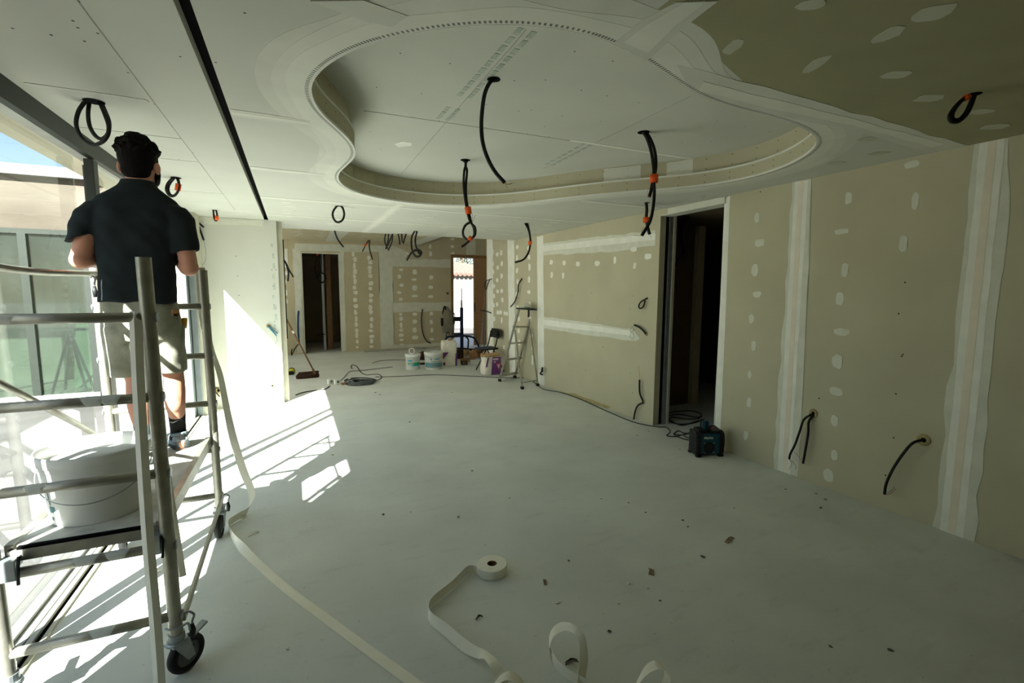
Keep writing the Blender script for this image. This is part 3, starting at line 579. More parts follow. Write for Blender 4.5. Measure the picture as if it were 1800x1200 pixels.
for k, (c, a, b) in enumerate([((1.436,12.85,2.52),0.035,0.072),((1.474,12.85,2.377),0.042,0.065),((1.455,12.85,2.218),0.035,0.08),((1.465,12.85,2.073),0.049,0.066),((1.448,12.85,1.957),0.042,0.065),((1.458,12.85,1.812),0.042,0.081),((1.44,12.85,1.666),0.049,0.059),((1.464,12.85,1.534),0.056,0.051),((1.444,12.85,1.344),0.056,0.059),((1.468,12.85,1.182),0.057,0.059),((1.449,12.85,1.02),0.043,0.067),((1.459,12.85,0.857),0.035,0.074),((1.455,12.85,0.709),0.043,0.067),((1.464,12.85,0.545),0.043,0.06),((1.461,12.85,0.426),0.036,0.067),((1.47,12.85,0.261),0.036,0.052),((1.466,12.85,0.111),0.036,0.03),((1.814,12.85,2.432),0.043,0.059),((1.854,12.85,2.317),0.058,0.059),((1.837,12.85,2.184),0.058,0.052),((1.834,12.85,2.096),0.043,0.074),((1.845,12.85,1.964),0.051,0.059),((1.855,12.85,1.772),0.065,0.06),((1.837,12.85,1.639),0.051,0.045),((1.847,12.85,1.461),0.058,0.052),((1.844,12.85,1.328),0.051,0.053),((1.824,12.85,1.149),0.051,0.067),((1.836,12.85,1.029),0.051,0.06),((1.845,12.85,0.834),0.051,0.06),((1.841,12.85,0.669),0.044,0.075),((1.823,12.85,0.534),0.066,0.038),((1.834,12.85,0.383),0.066,0.046),((1.831,12.85,0.262),0.044,0.068),((1.827,12.85,0.11),0.059,0.038),((2.646,12.85,2.144),0.061,0.038),((2.597,12.85,1.962),0.046,0.061),((2.653,12.85,1.736),0.061,0.046),((2.589,12.85,1.538),0.061,0.038),((2.616,12.85,1.355),0.054,0.046),((3.013,12.85,2.092),0.062,0.069),((2.994,12.85,1.893),0.078,0.038),((3.006,12.85,1.663),0.07,0.077),((3.002,12.85,1.447),0.086,0.039),((3.468,12.85,1.962),0.056,0.062),((3.448,12.85,1.682),0.073,0.047),((3.445,12.85,1.432),0.08,0.039),((2.608,12.85,0.957),0.046,0.039),((2.621,12.85,0.834),0.054,0.062),((2.617,12.85,0.665),0.039,0.078),((2.615,12.85,0.526),0.054,0.039),((2.612,12.85,0.386),0.061,0.047),((2.625,12.85,0.262),0.054,0.039),((2.622,12.85,0.122),0.062,0.039),((2.994,12.85,0.951),0.063,0.047),((2.991,12.85,0.749),0.063,0.062),((2.987,12.85,0.515),0.055,0.079),((2.999,12.85,0.31),0.087,0.055),((3.455,12.85,0.96),0.048,0.055),((3.452,12.85,0.723),0.048,0.063),((3.465,12.85,0.5),0.041,0.072),((3.462,12.85,0.246),0.065,0.04),((3.434,12.85,2.992),0.063,0.054),((3.447,12.85,2.794),0.04,0.061),((3.46,12.85,2.595),0.04,0.069),((4.08,12.85,3.024),0.058,0.038),((4.078,12.85,2.822),0.05,0.047),((4.093,12.85,2.635),0.058,0.04),((-0.138,12.85,1.997),0.032,0.055),((-0.159,12.85,1.791),0.025,0.062),((-0.158,12.85,1.515),0.032,0.083),((-0.154,12.85,1.307),0.025,0.056),((2.806,12.85,2.586),0.061,0.045),((2.759,12.85,2.509),0.038,0.038)]):
    spot(wall_back, c, a, b, (1, 0, 0), (0, 0, 1), BN, 400 + k)
# stub wall: print marks and screws
SN = (0, -1, 0)
rnd = random.Random(9)
for k in range(9):
    v = 440 + k * 17; p = Vector((-0.235 + rnd.uniform(-.02, .01), 7.31, 2.2 - k * .14)); w, h = rnd.uniform(.012, .02), rnd.uniform(.02, .05)
    patch(wall_stub, 'board_print', [p + Vector((-w, 0, -h)), p + Vector((w, 0, -h)), p + Vector((w, 0, h)), p + Vector((-w, 0, h))], SN, .0008, M['print_'])
bm = NB()
for p in [(-0.671,7.31,2.038),(-0.664,7.31,1.776),(-0.663,7.31,1.519),(-0.253,7.31,1.869),(-0.204,7.31,1.87),(-0.249,7.31,1.644),(-0.232,7.31,1.371),(-0.252,7.31,1.395),(-0.248,7.31,1.159),(-0.666,7.31,1.053)]: lathe(bm, Vector(p) + Vector((0, -.002, 0)), [(0.006, 0), (0, 0)], 8, axis=SN)
o = obj('wall_screws', bm, M['screw'], wall_stub); o['kind'] = 'stuff'
patch(wall_stub, 'joint_tape', [(-1.06, 7.31, 2.44), (-.33, 7.31, 2.45), (-.33, 7.31, 2.52), (-1.06, 7.31, 2.52)], SN, .001, M['comp_f'], .01, .15, 2)

# ------------------------------------------------------------------ big sliding window on the left
window = bpy.data.objects.new('window_1', None); COL.objects.link(window); window.location = (-1.13, 4.3, 0); window['kind'] = 'structure'; ORG['window_1'] = Vector((-1.13, 4.3, 0))
obj('head_rail', box(NB(), -1.165, -1.125, 1.62, 7.0, 2.43, CH), M['alu_d'], window); obj('outer_head', box(NB(), -1.25, -1.165, 1.62, 7.0, 2.445, CH), M['alu_l'], window)
bm = box(NB(), -1.22, -1.205, 1.58, 7.0, 0, .03)
obj('bottom_track', box(NB(), -1.26, -1.225, 1.58, 7.0, -.02, .02), M['alu_l'], window)
box(bm, -1.20, -1.165, 1.58, 7.0, 0, .012); obj('bottom_track', bm, M['alu_l'], window)
obj('bottom_track', box(NB(), -1.15, -1.128, 1.58, 7.0, 0, .022), M['alu_l'], window)
obj('track_groove', box(NB(), -1.128, -1.108, 1.58, 7.0, 0, .004), M['black'], window)
obj('sill_bead', box(NB(), -1.106, -1.088, 1.58, 7.0, 0, .012), M['edge'], window)
for y, w, x0, x1 in ((2.50, .05, -1.19, -1.14), (2.585, .04, -1.24, -1.195), (3.985, .04, -1.175, -1.125), (4.19, .035, -1.245, -1.195)):
    obj('stile', box(NB(), x0, x1, y - w, y + w, .02, 2.42, .004), M['alu_d'], window)
obj('end_jamb', box(NB(), -1.215, -1.16, 6.80, 6.99, .0, 2.42), M['alu_g'], window); obj('end_jamb', box(NB(), -1.15, -1.09, 6.93, 6.99, .0, 2.42), M['alu_g'], window)
obj('near_jamb', box(NB(), -1.22, -1.09, 1.58, 1.66, 0, 2.42), M['alu_d'], window)
for y0, y1, x in ((1.62, 2.54, -1.165), (2.6, 3.92, -1.22), (3.99, 6.86, -1.16)):
    obj('glass_pane', box(NB(), x - .004, x + .004, y0, y1, .02, 2.42), M['glass'], window)

# ------------------------------------------------------------------ outside on the left: terrace and the wing across the courtyard
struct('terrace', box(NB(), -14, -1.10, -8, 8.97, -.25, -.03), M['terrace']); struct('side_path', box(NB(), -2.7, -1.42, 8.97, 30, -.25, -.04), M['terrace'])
struct('ground', box(NB(), -70, 70, -60, 90, -.6, -.26), M['ground'])
YF = 8.97
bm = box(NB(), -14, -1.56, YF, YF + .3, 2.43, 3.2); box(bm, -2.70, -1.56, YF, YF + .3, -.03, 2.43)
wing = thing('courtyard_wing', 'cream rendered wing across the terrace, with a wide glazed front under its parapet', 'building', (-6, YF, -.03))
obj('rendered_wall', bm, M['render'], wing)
obj('parapet_coping', box(NB(), -14, -1.56, YF - .10, YF + .35, 3.15, 3.29), M['coping'], wing)
obj('window_head', box(NB(), -14, -2.70, YF - .01, YF + .1, 2.36, 2.43), M['alu_d'], wing)
obj('window_sill', box(NB(), -14, -2.70, YF - .02, YF + .1, -.03, .05), M['alu_l'], wing)
for x in (-2.73, -3.42, -4.9, -6.4, -7.9, -9.4):
    obj('mullion', box(NB(), x - .045, x + .045, YF - .01, YF + .08, .05, 2.36), M['alu_d'], wing)
xs = [-14, -9.4, -7.9, -6.4, -4.9, -3.42, -2.73]
for a, b in zip(xs, xs[1:]): obj('glass_pane', box(NB(), a + .04, b - .04, YF + .03, YF + .038, .05, 2.36), M['glass_x'], wing)
obj('inner_floor', box(NB(), -14, -2.7, YF + .3, 10.9, -.2, -.02), M['floor'], wing)
bm = box(NB(), -14, -2.7, 10.9, 11.0, -.2, 2.7); box(bm, -2.8, -2.7, YF + .3, 11.0, -.2, 2.7); box(bm, -14, -2.7, YF + .3, 11.0, 2.6, 2.7); box(bm, -14.1, -14, YF, 11.0, -.2, 2.7)
obj('inner_walls', bm, M['ceil'], wing)
for k, (x, w, h, rot) in enumerate(((-3.15, .35, 1.25, .25), (-2.95, .12, .75, .2))):
    bm = NB(); v = [bm.verts.new(q) for q in ((x - w / 2, 9.9, -.02), (x + w / 2, 9.9, -.02), (x + w / 2, 10.25, h * .55), (x - w / 2, 10.3, h))]; f = bm.faces.new(v)
    r = bmesh.ops.extrude_face_region(bm, geom=[f]); bmesh.ops.translate(bm, verts=[q for q in r['geom'] if isinstance(q, bmesh.types.BMVert)], vec=(0, .02, .005)); bmesh.ops.recalc_face_normals(bm, faces=bm.faces)
    tag(obj('board_offcut', bm, M['gboard'], base=(x, 9.9, -.02)), ['pale green triangular board offcut leaning inside the courtyard wing', 'narrow pale green board offcut inside the courtyard wing'][k], 'offcut')
t = thing('trestle', 'thin metal trestle standing behind the glass of the courtyard wing', 'trestle', (-3.2, 9.5, -.02))
for x0, x1, y in ((-3.42, -3.2, 9.4), (-3.0, -3.2, 9.4), (-3.38, -3.2, 9.75), (-3.02, -3.2, 9.75)): obj('leg', bar(NB(), (x0, y, -.02), (x1, 9.57, .95), .03, .03), M['steel'], t)
obj('top_bar', bar(NB(), (-3.45, 9.57, .96), (-2.95, 9.57, .96), .04, .04), M['steel'], t)
rnd = random.Random(2)

# ------------------------------------------------------------------ openings
# pocket doorway in the right wall
d1 = bpy.data.objects.new('door_1', None); COL.objects.link(d1); d1.location = (3.87, 3.9, 0); d1['kind'] = 'structure'; ORG['door_1'] = Vector((3.87, 3.9, 0))
obj('pocket_board_edge', box(NB(), 3.868, 3.952, 4.325, 4.345, 0, 2.475), M['board'], d1)
obj('pocket_slot', box(NB(), 3.952, 4.006, 4.338, 4.345, 0, 2.475), M['black'], d1)
obj('metal_jamb', box(NB(), 4.006, 4.058, 4.315, 4.345, 0, 2.475), M['steel'], d1)
obj('jamb_board', box(NB(), 4.058, 4.095, 4.305, 4.345, 0, 2.475), M['edge'], d1)
obj('header', box(NB(), 3.872, 4.04, 3.44, 4.34, 2.465, 2.53), M['comp_f'], d1)
obj('jamb_bead', prism(NB(), [(RX(3.44) - .002, 3.436), (RX(3.44) + .15, 3.436), (RX(3.44) + .15, 3.446), (RX(3.44) - .002, 3.446)], 0, 2.47), M['bead'], d1)
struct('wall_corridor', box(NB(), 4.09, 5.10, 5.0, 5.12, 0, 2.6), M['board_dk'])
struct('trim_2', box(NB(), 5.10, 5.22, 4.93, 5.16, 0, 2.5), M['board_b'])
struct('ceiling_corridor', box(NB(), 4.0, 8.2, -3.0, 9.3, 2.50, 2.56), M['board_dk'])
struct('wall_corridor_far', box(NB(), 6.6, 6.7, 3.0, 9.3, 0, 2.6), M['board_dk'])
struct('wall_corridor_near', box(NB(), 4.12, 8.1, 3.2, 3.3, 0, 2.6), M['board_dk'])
# plain doorway in the back wall, dark room behind with pipes
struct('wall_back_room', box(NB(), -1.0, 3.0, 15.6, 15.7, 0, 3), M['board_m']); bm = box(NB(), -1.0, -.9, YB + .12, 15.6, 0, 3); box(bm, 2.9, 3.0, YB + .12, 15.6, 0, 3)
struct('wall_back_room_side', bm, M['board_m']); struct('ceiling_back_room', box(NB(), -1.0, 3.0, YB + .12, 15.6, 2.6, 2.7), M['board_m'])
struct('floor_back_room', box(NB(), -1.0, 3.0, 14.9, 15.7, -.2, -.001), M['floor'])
d2 = bpy.data.objects.new('door_2', None); COL.objects.link(d2); d2.location = (.65, YB, 0); d2['kind'] = 'structure'; ORG['door_2'] = Vector((.65, YB, 0))
for a in ((.205, .225, 0, 2.52), (1.08, 1.10, 0, 2.52), (.225, 1.08, 2.50, 2.52)): obj('door_lining', box(NB(), a[0], a[1], YB - .005, YB + .125, a[2], a[3]), M['comp_f'], d2)
tag(obj('waste_pipe', tube(NB(), [(.72, 13.55, 0), (.72, 13.55, 1.2), (.72, 13.55, 2.6)], .035, 12, 1), M['pvc'], base=(.72, 13.55, 0)), 'pale upright pipe in the dark room behind the plain back doorway', 'pipe')
tag(obj('stud_post', box(NB(), .80, .93, 13.6, 13.72, 0, 2.6), M['broomw'], base=(.86, 13.66, 0)), 'brown upright stud beside the pale pipe in the dark back room', 'post')
# front door in the back wall
d3 = bpy.data.objects.new('door_3', None); COL.objects.link(d3); d3.location = (4.6, YB, 0); d3['kind'] = 'structure'; ORG['door_3'] = Vector((4.6, YB, 0))
obj('door_frame', box(NB(), 4.03, 4.10, YB - .03, YB + .13, 0, 2.60), M['woodf'], d3); obj('door_frame', box(NB(), 4.10, 5.75, YB - .03, YB + .13, 2.52, 2.60), M['woodf'], d3)
lf = obj('door_leaf', box(NB(), 4.72, 5.72, YB + .02, YB + .065, .02, 2.52), M['wood'], d3)
for k in range(11): obj('door_plank', box(NB(), 4.73, 5.71, YB + .006, YB + .022, .03 + k * .226, .03 + k * .226 + .219, .003), M['wood'], lf)
obj('closing_plate', box(NB(), 4.725, 4.75, YB - .0, YB + .02, 1.0, 1.25), M['dkmetal'], lf)
w2 = bpy.data.objects.new('added_window_2', None); COL.objects.link(w2); w2.location = (6.9, YB, 0); w2['kind'] = 'structure'; ORG['added_window_2'] = Vector((6.9, YB, 0))  # glazed panel added out of view to bring daylight into entrance and hall
for a in ((5.95, 6.0, 0, 2.6), (7.85, 7.9, 0, 2.6), (6.0, 7.85, 2.54, 2.6), (6.0, 7.85, 0, .06)): obj('frame_bar', box(NB(), a[0], a[1], YB, YB + .08, a[2], a[3]), M['woodf'], w2)
obj('glass_pane', box(NB(), 6.0, 7.85, YB + .04, YB + .048, .06, 2.54), M['glass'], w2)
# what the front door opens onto
struct('paving', box(NB(), 2, 12, 13.0, 30, -.25, -.06), M['terrace'])
for k in range(5):
    y = 13.6 + k * .55  # pale raised strips across the paving
    tag(obj('pale_strip', box(NB(), 4.4, 6.6, y, y + .28, -.06, -.02), M['white_d'], base=(5.5, y, -.06)), ('nearest', 'second nearest', 'middle', 'second farthest', 'farthest')[k] + ' of the five pale strips across the path outside the front door', 'board', 'pale strips outside the front door')
nb = thing('neighbour_house', 'white rendered neighbouring house with a terracotta tiled roof, seen through the front door', 'house', (7, 21, -.1))
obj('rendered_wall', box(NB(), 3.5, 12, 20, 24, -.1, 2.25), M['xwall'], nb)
bm = NB(); v = [bm.verts.new(q) for q in ((3.2, 19.86, 2.26), (12.3, 19.86, 2.26), (12.3, 22.2, 2.27), (3.2, 22.2, 3.40))]; f = bm.faces.new(v)
r = bmesh.ops.extrude_face_region(bm, geom=[f]); bmesh.ops.translate(bm, verts=[q for q in r['geom'] if isinstance(q, bmesh.types.BMVert)], vec=(0, 0, .07)); bmesh.ops.recalc_face_normals(bm, faces=bm.faces)
rf = obj('roof', bm, M['roof'], nb)
for k in range(46):
    x = 3.25 + k * .2
    if 5.2 < x < 9: obj('roof_tile', tube(NB(), [(x, 19.80, 2.30), (x, 22.2, 3.42 - (x - 3.2) * .1245)], .085, 8, 1), M['roof'], rf)
def tree(x, y, h, w, label, seed):
    t = thing('tree', label, 'tree', (x, y, -.26)); rnd = random.Random(seed)
    obj('trunk', tube(NB(), [(x, y, -.26), (x + .1, y, h * .35), (x, y + .1, h * .7)], lambda q: .22 * (1 - .6 * q), 8), M['bark'], t)
    bm = NB()
    for k in range(900):
        d = Vector((rnd.gauss(0, 1), rnd.gauss(0, 1), rnd.gauss(0, 1))).normalized() * (rnd.random() ** .4)
        lump = 1 + .25 * noise.noise(d * 2.5 + Vector((seed, 0, 0)))
        c = Vector((x, y, h * .68)) + Vector((d.x * w, d.y * w, d.z * h * .34)) * lump; a = Vector((rnd.gauss(0, 1), rnd.gauss(0, 1), rnd.gauss(0, 1))).normalized(); b = a.orthogonal().normalized(); q = rnd.uniform(.1, .2) * w / 2
        bm.faces.new([bm.verts.new(c + a * q), bm.verts.new(c + b * q * .6), bm.verts.new(c - a * q), bm.verts.new(c - b * q * .6)])
    o = obj('foliage', bm, M['leaf'], t); o['kind'] = 'stuff'
tree(12.2, 36, 7.2, 1.5, 'round green tree above the tiled roof, seen left in the front door opening', 1)
tree(14.6, 38, 5.6, 1.4, 'lower green tree at the right edge of the front door opening', 2)

# ------------------------------------------------------------------ rolling scaffold
XR, XL = -0.493, -1.005
YN = lambda z: 2.222 - 0.04 * z
YFA = lambda z: 3.475 - 0.04 * z
sc = thing('rolling_scaffold', 'narrow aluminium rolling scaffold tower on castors standing along the big window', 'scaffold', (-0.75, 2.85, 0))
for fy in (YN, YFA):
    for x in (XR, XL):
        p = obj('post', tube(NB(), [(x, fy(.16), .16), (x, fy(1.715), 1.715)], 0.0245, 20, 1, cap=False), M['alu'], sc, smooth=True)
        obj('tube_bore', lathe(NB(), (x, fy(1.71), 1.705), [(.0225, 0), (0, 0)], 16), M['black'], p)
        for z in (1.495, 1.19, .885, .58, .272):
            sgn = 1 if x == XR else -1
            obj('weld_stub', lathe(NB(), (x + sgn * .022, fy(z), z), [(.019, 0), (.019, .006), (.012, .007), (0, .007)], 14, axis=(sgn, 0, 0)), M['steel'], p)
    for k, z in enumerate((1.495, 1.19, .885, .58, .272)):
        g = obj('rung', tube(NB(), [(XL + .018, fy(z), z), (XR - .018, fy(z), z)], 0.0185, 16, 1), M['alu'], sc, smooth=True)
        for q in range(1 + k % 2):
            xx = random.uniform(XL + .1, XR - .1); L_ = random.uniform(.02, .045)
            bm = loft(NB(), [((xx - L_, fy(z), z + .002), (0, .0165, 0), (0, 0, .0165)), ((xx - L_ * .5, fy(z) - .001, z + .001), (0, .0188, 0), (0, 0, .0188)), ((xx + L_ * .5, fy(z) - .001, z + .001), (0, .0189, 0), (0, 0, .0189)), ((xx + L_, fy(z), z + .002), (0, .0165, 0), (0, 0, .0165))], 14)
            obj('plaster_smear', bm, M['splash'], g)
DZ = 0.67
obj('deck_board', box(NB(), XL + .045, XR - .04, YN(.6) + .035, YFA(.6) - .03, DZ - .03, DZ, .003), M['ply'], sc)
for x in (XL + .035, XR - .03): obj('deck_side_beam', box(NB(), x - .014, x + .014, YN(.6) + .03, YFA(.6) - .025, DZ - .06, DZ + .006, .003), M['alu'], sc)
for y in (YN(.6) + .03, YFA(.6) - .03): obj('deck_end_beam', box(NB(), XL + .03, XR - .03, y - .012, y + .012, DZ - .055, DZ - .012, .003), M['alu'], sc)
obj('deck_gap', box(NB(), XL + .06, XR - .06, YN(.6) + .017, YN(.6) + .04, DZ - .012, DZ - .002), M['black'], sc)
for x in (XL + .045, XR - .045):
    for fy, s in ((YN, 1), (YFA, -1)):
        bm = box(NB(), x - .025, x + .025, fy(.6) - .026 if s > 0 else fy(.6) - .03, fy(.6) + .03 if s > 0 else fy(.6) + .026, .602, .64, .004); box(bm, x - .025, x + .025, fy(.6) - s * .026 - .004, fy(.6) - s * .026 + .004, .565, .64, .002)
        h = obj('deck_hook', bm, M['steel'], sc)
        obj('latch', tube(NB(), [(x + .03, fy(.6) - s * .01, .645), (x + .034, fy(.6) - s * .034, .60), (x + .03, fy(.6) - s * .03, .55)], .005, 6), M['dkmetal'], h)
def clip(par, p, d=1):
    p = Vector(p)
    c = obj('spring_clip', tube(NB(), [p + Vector(q) for q in ((0, 0, 0), (.02 * d, -.012, .008), (.035 * d, -.016, -.008), (.028 * d, -.016, -.03), (.026 * d, -.016, -.05))], .0045, 8), M['steel'], par, smooth=True)
    lathe_b = loft(NB(), [((p.x + .026 * d, p.y - .016, p.z - .045), (.007, 0, 0), (0, .007, 0)), ((p.x + .027 * d, p.y - .016, p.z - .075), (.012, 0, 0), (0, .011, 0)), ((p.x + .026 * d, p.y - .016, p.z - .105), (.008, 0, 0), (0, .008, 0))], 10)
    obj('clip_grip', lathe_b, M['dkmetal'], c, smooth=True)
b = obj('brace', bar(NB(), (XR + .028, YN(.27) + .01, .25), (XR + .028, YFA(.27) - .02, .275), .014, .036, bevel=.003), M['alu'], sc); clip(sc, (XR + .03, YN(.27) + .02, .262)); clip(sc, (XR + .03, YFA(.27) - .03, .28))
b = obj('brace', tube(NB(), [(XL, YN(1.3) + .02, 1.34), (XL, (YN(1) + YFA(.7)) / 2, 1.02), (XL, YFA(.7) - .02, .70)], .0135, 12, 1), M['alu'], sc, smooth=True)
b = obj('guard_rail', tube(NB(), [(-1.0,2.073,1.696),(-1.0,2.442,1.677),(-1.0,2.607,1.672),(-1.0,2.858,1.671),(-1.0,3.397,1.682)], .0155, 12, 4), M['alu'], sc, smooth=True); clip(sc, (-0.99,3.292,1.658), .6)
def caster(x, y, ang, off):
    c = obj('caster', lathe(NB(), (x, y, .165), [(.0, .0), (.036, 0), (.04, -.006), (.04, -.014), (.03, -.02), (0, -.02)], 24), M['steel'], sc, smooth=False)
    a = math.radians(ang); ax = Vector((math.cos(a), math.sin(a), 0)); tr = Vector((-ax.y, ax.x, 0)); w = Vector((x, y, .077)) + tr * off
    lathe_b = lathe(NB(), w, [(.05, -.018), (.066, -.018), (.075, -.012), (.077, 0), (.075, .012), (.066, .018), (.05, .018)], 36, axis=ax, closed=True)
    obj('tyre', lathe_b, M['rubber'], c, smooth=True)
    obj('wheel_hub', lathe(NB(), w, [(0, -.02), (.03, -.02), (.034, -.012), (.052, -.012), (.052, .012), (.034, .012), (.03, .02), (0, .02)], 28, axis=ax), M['rubber_g'], c)
    bm = NB()
    for s in (-1, 1):
        o_ = ax * .026 * s; v = [bm.verts.new(q) for q in (Vector((x, y, .15)) + o_ + tr * -.03, Vector((x, y, .15)) + o_ + tr * .035, w + o_ + tr * .018 + Vector((0, 0, -.012)), w + o_ + tr * -.014 + Vector((0, 0, -.014)))]
        f = bm.faces.new(v); r = bmesh.ops.extrude_face_region(bm, geom=[f]); bmesh.ops.translate(bm, verts=[q for q in r['geom'] if isinstance(q, bmesh.types.BMVert)], vec=ax * .004)
    obox(bm, Vector((x, y, .152)), ax * .03, tr * .034, Vector((0, 0, .004))); bmesh.ops.recalc_face_normals(bm, faces=bm.faces); obj('fork', bm, M['steel'], c)
    obj('brake_pedal', obox(NB(), Vector((x, y, .145)) + tr * .085, ax * .017, tr * .042 + Vector((0, 0, .012)), Vector((0, 0, .004)), .002), M['steel'], c)
    obj('post_collar', lathe(NB(), (x, y, .165), [(.026, 0), (.03, 0), (.03, .03), (.026, .03)], 20, closed=True), M['steel'], c)
caster(XR, YN(.16), -42, .035); caster(XR, YFA(.16), -4, -.03); caster(XL, YN(.16), 20, .03); caster(XL, YFA(.16), 10, .03)
tube_b = tube(NB(), [(XR - .03, YN(.24) - .02, .235), (XR - .01, YN(.24) - .034, .235), (XR + .025, YN(.24) - .03, .236), (XR + .045, YN(.24) - .012, .232), (XR + .05, YN(.24) - .01, .20)], .0045, 8); obj('locking_pin', tube_b, M['steel'], sc, smooth=True)

# ------------------------------------------------------------------ bucket of filler on the deck
BC = Vector((-0.775, 2.462, DZ)); BH = 0.285
t = thing('filler_bucket', 'big white plastic bucket of filler standing on the scaffold deck', 'bucket', BC)
obj('shell', lathe(NB(), BC, [(0, 0), (.15, 0), (.154, .006), (.178, BH - .06), (.181, BH - .058), (.181, BH - .045), (.186, BH - .043), (.19, BH - .006), (.187, BH), (.183, BH - .002), (.178, BH - .03), (.15, .01), (0, .01)], 56), M['white'], t, smooth=True)
obj('filler', lathe(NB(), BC, [(.179, BH - .055), (.12, BH - .035), (.05, BH - .03), (0, BH - .032)], 40), M['filler'], t, smooth=True)
hd = BC + Vector((0, 0, BH - .075)); pts = []
for k in range(15):
    a = math.pi * (k / 14) + math.radians(185); d = Vector((math.cos(a), math.sin(a), 0)); pts.append(hd + d * .186 + Vector((0, 0, -.11 * math.sin(math.pi * k / 14))))
hn = obj('wire_handle', tube(NB(), pts, .002, 6, 2), M['steel'], t, smooth=True)
for q in (pts[0], pts[-1]): obj('handle_boss', ball(NB(), q, .012, sub=2), M['white'], hn, smooth=True)
for a0, a1, z0, z1, m in ((200, 206, .02, .13, 'cyan'), (200, 206, .15, .19, 'cyan'), (222, 232, .06, .085, 'teal'), (222, 226, .025, .04, 'teal'), (224, 226, .09, .16, 'grey_p'), (345, 352, .10, .20, 'cyan'), (345, 350, .03, .07, 'grey_p')):
    bm = NB(); rr = lambda z: .154 + (.024) * z / (BH - .06) + .0008; n = 5; prev = None
    for k in range(n + 1):
        a = math.radians(a0 + (a1 - a0) * k / n); q = [bm.verts.new(BC + Vector((math.cos(a) * rr(z), math.sin(a) * rr(z), z))) for z in (z0, z1)]
        if prev: bm.faces.new((prev[0], q[0], q[1], prev[1]))
        prev = q
    obj('label_print', bm, M[m], t)

# ------------------------------------------------------------------ paper tape
w0 = Vector((1, .1, 0))
p = [(-0.575,2.26,0.503)]
pts = [((-.533, 2.20, 1.42), w0), ((-.532, 2.18, 1.50), w0), ((-.531, 2.163, 1.517), w0), ((-.531, 2.143, 1.50), w0), ((-.532, 2.138, 1.44), (1, .25, 0)), ((-.537, 2.135, 1.25), (.95, .35, 0)), ((-.541, 2.13, .95), (.9, .45, 0)), ((-.543, 2.125, .6), (.9, .45, 0)), ((-.540, 2.12, .3), (.95, .3, 0)), ((-.536, 2.09, .05), (.95, .25, 0)), ((-.535, 2.03, .004), (1, .1, 0)), ((-.53, 1.9, .004), (1, .1, 0))]
pts = [((-.505, 2.40, .33), (.94, .34, 0)), ((-.515, 2.38, .55), (.94, .34, 0)), ((-.521, 2.33, .85), (.95, .3, 0)), ((-.528, 2.26, 1.2), (1, .15, 0))] + pts
wa, wb = Vector((.78, -.62, 0)), Vector((.93, .36, 0)); bm = NB()
ribbon(bm, [(Vector(p) - wa * .012, wa) for p, _ in pts], .024, 8); ribbon(bm, [(Vector(p) + wb * .012, wb) for p, _ in pts], .024, 8)
tag(obj('hanging_tape', bm, M['paper'], base=(-.532, 2.163, 1.517)), 'cream paper joint tape hung over the top near rung of the scaffold', 'tape')
F0 = [(-0.458,3.548,0.0),(-0.404,3.333,0.0),(-0.298,3.1,0.0),(-0.106,2.688,-0.0),(0.051,2.393,0.0),(0.227,2.065,0.0),(0.398,1.754,0.0),(0.491,1.559,0.0)]
dirs = [(0, 0, 1), (.25, -.2, .8), (.75, .55, .12), (.7, .71, 0), (.7, .71, 0), (.68, .73, 0), (.66, .75, 0), (.66, .75, 0)]
pts = [((-0.506,3.42,1.73), (1, .3, 0)), ((-0.517,3.5,1.415), (1, .6, 0)), ((-0.492,3.55,1.211), (.5, .9, 0)), ((-0.46,3.6,1.033), (.6, .9, 0)), ((-0.443,3.68,0.782), (.7, .7, 0)), ((-0.42,3.72,0.568), (.9, .4, 0)), ((-0.377,3.76,0.321), (.9, .1, .2)), ((-0.328,3.76,0.13), (.75, -.1, .5)), ((-0.356,3.725,0.03), (.3, .2, .85)), ((-0.418,3.631,0.03), (.1, .1, 1))]
for q, d in zip(F0, dirs): pts.append(((q[0], q[1], max(.0015, .024 * Vector(d).normalized().z + .001)), d))
tag(obj('floor_tape', ribbon(NB(), pts, .05, 10), M['paper'], base=F0[0]), 'long cream paper joint tape falling from the far scaffold post and across the floor', 'tape')
RC = Vector((0.97,2.358,0.0))
t = thing('tape_roll', 'roll of cream paper joint tape lying flat on the grey floor, part unrolled', 'tape roll', RC)
bm = lathe(NB(), RC + Vector((0, 0, .001)), [(.028, 0), (.083, 0), (.085, .002), (.085, .050), (.083, .052), (.028, .052)], 56, closed=True); obj('wound_tape', bm, M['paper'], t, smooth=False)
obj('core', lathe(NB(), RC + Vector((0, 0, .001)), [(.028, .0), (.028, .051), (.0255, .051), (.0255, .0)], 32, closed=True), M['paper_in'], t)
z = (0, 0, 1)
pts = [((RC.x - .086, RC.y + .01, .027), z), ((0.834,2.39,0.027), z), ((0.714,2.296,0.027), z), ((0.6,2.223,0.027), z), ((0.552,2.168,0.027), (.05, 0, 1)), ((0.542,2.098,0.025), (.2, .2, .9)), ((0.588,1.985,0.022), (.45, .45, .7)), ((0.632,1.869,0.02), (.5, .6, .6)), ((0.668,1.797,0.026), (.3, .85, .4)), ((0.686,1.75,0.045), (.4, .85, .0)), ((0.699,1.686,0.05), (.8, .5, 0)), ((0.707,1.636,0.03), (.9, .2, .2)), ((0.712,1.602,0.01), (.95, .2, 0)), ((0.701,1.527,0.004), (1, .1, 0))]
obj('loose_end', ribbon(NB(), pts, .05, 10), M['paper'], t)
def loop_tape(pts, lab):
    tag(obj('tape_curl', ribbon(NB(), pts, .046, 12), M['paper'], base=(pts[0][0][0], pts[0][0][1], 0)), lab, 'tape curl', None)
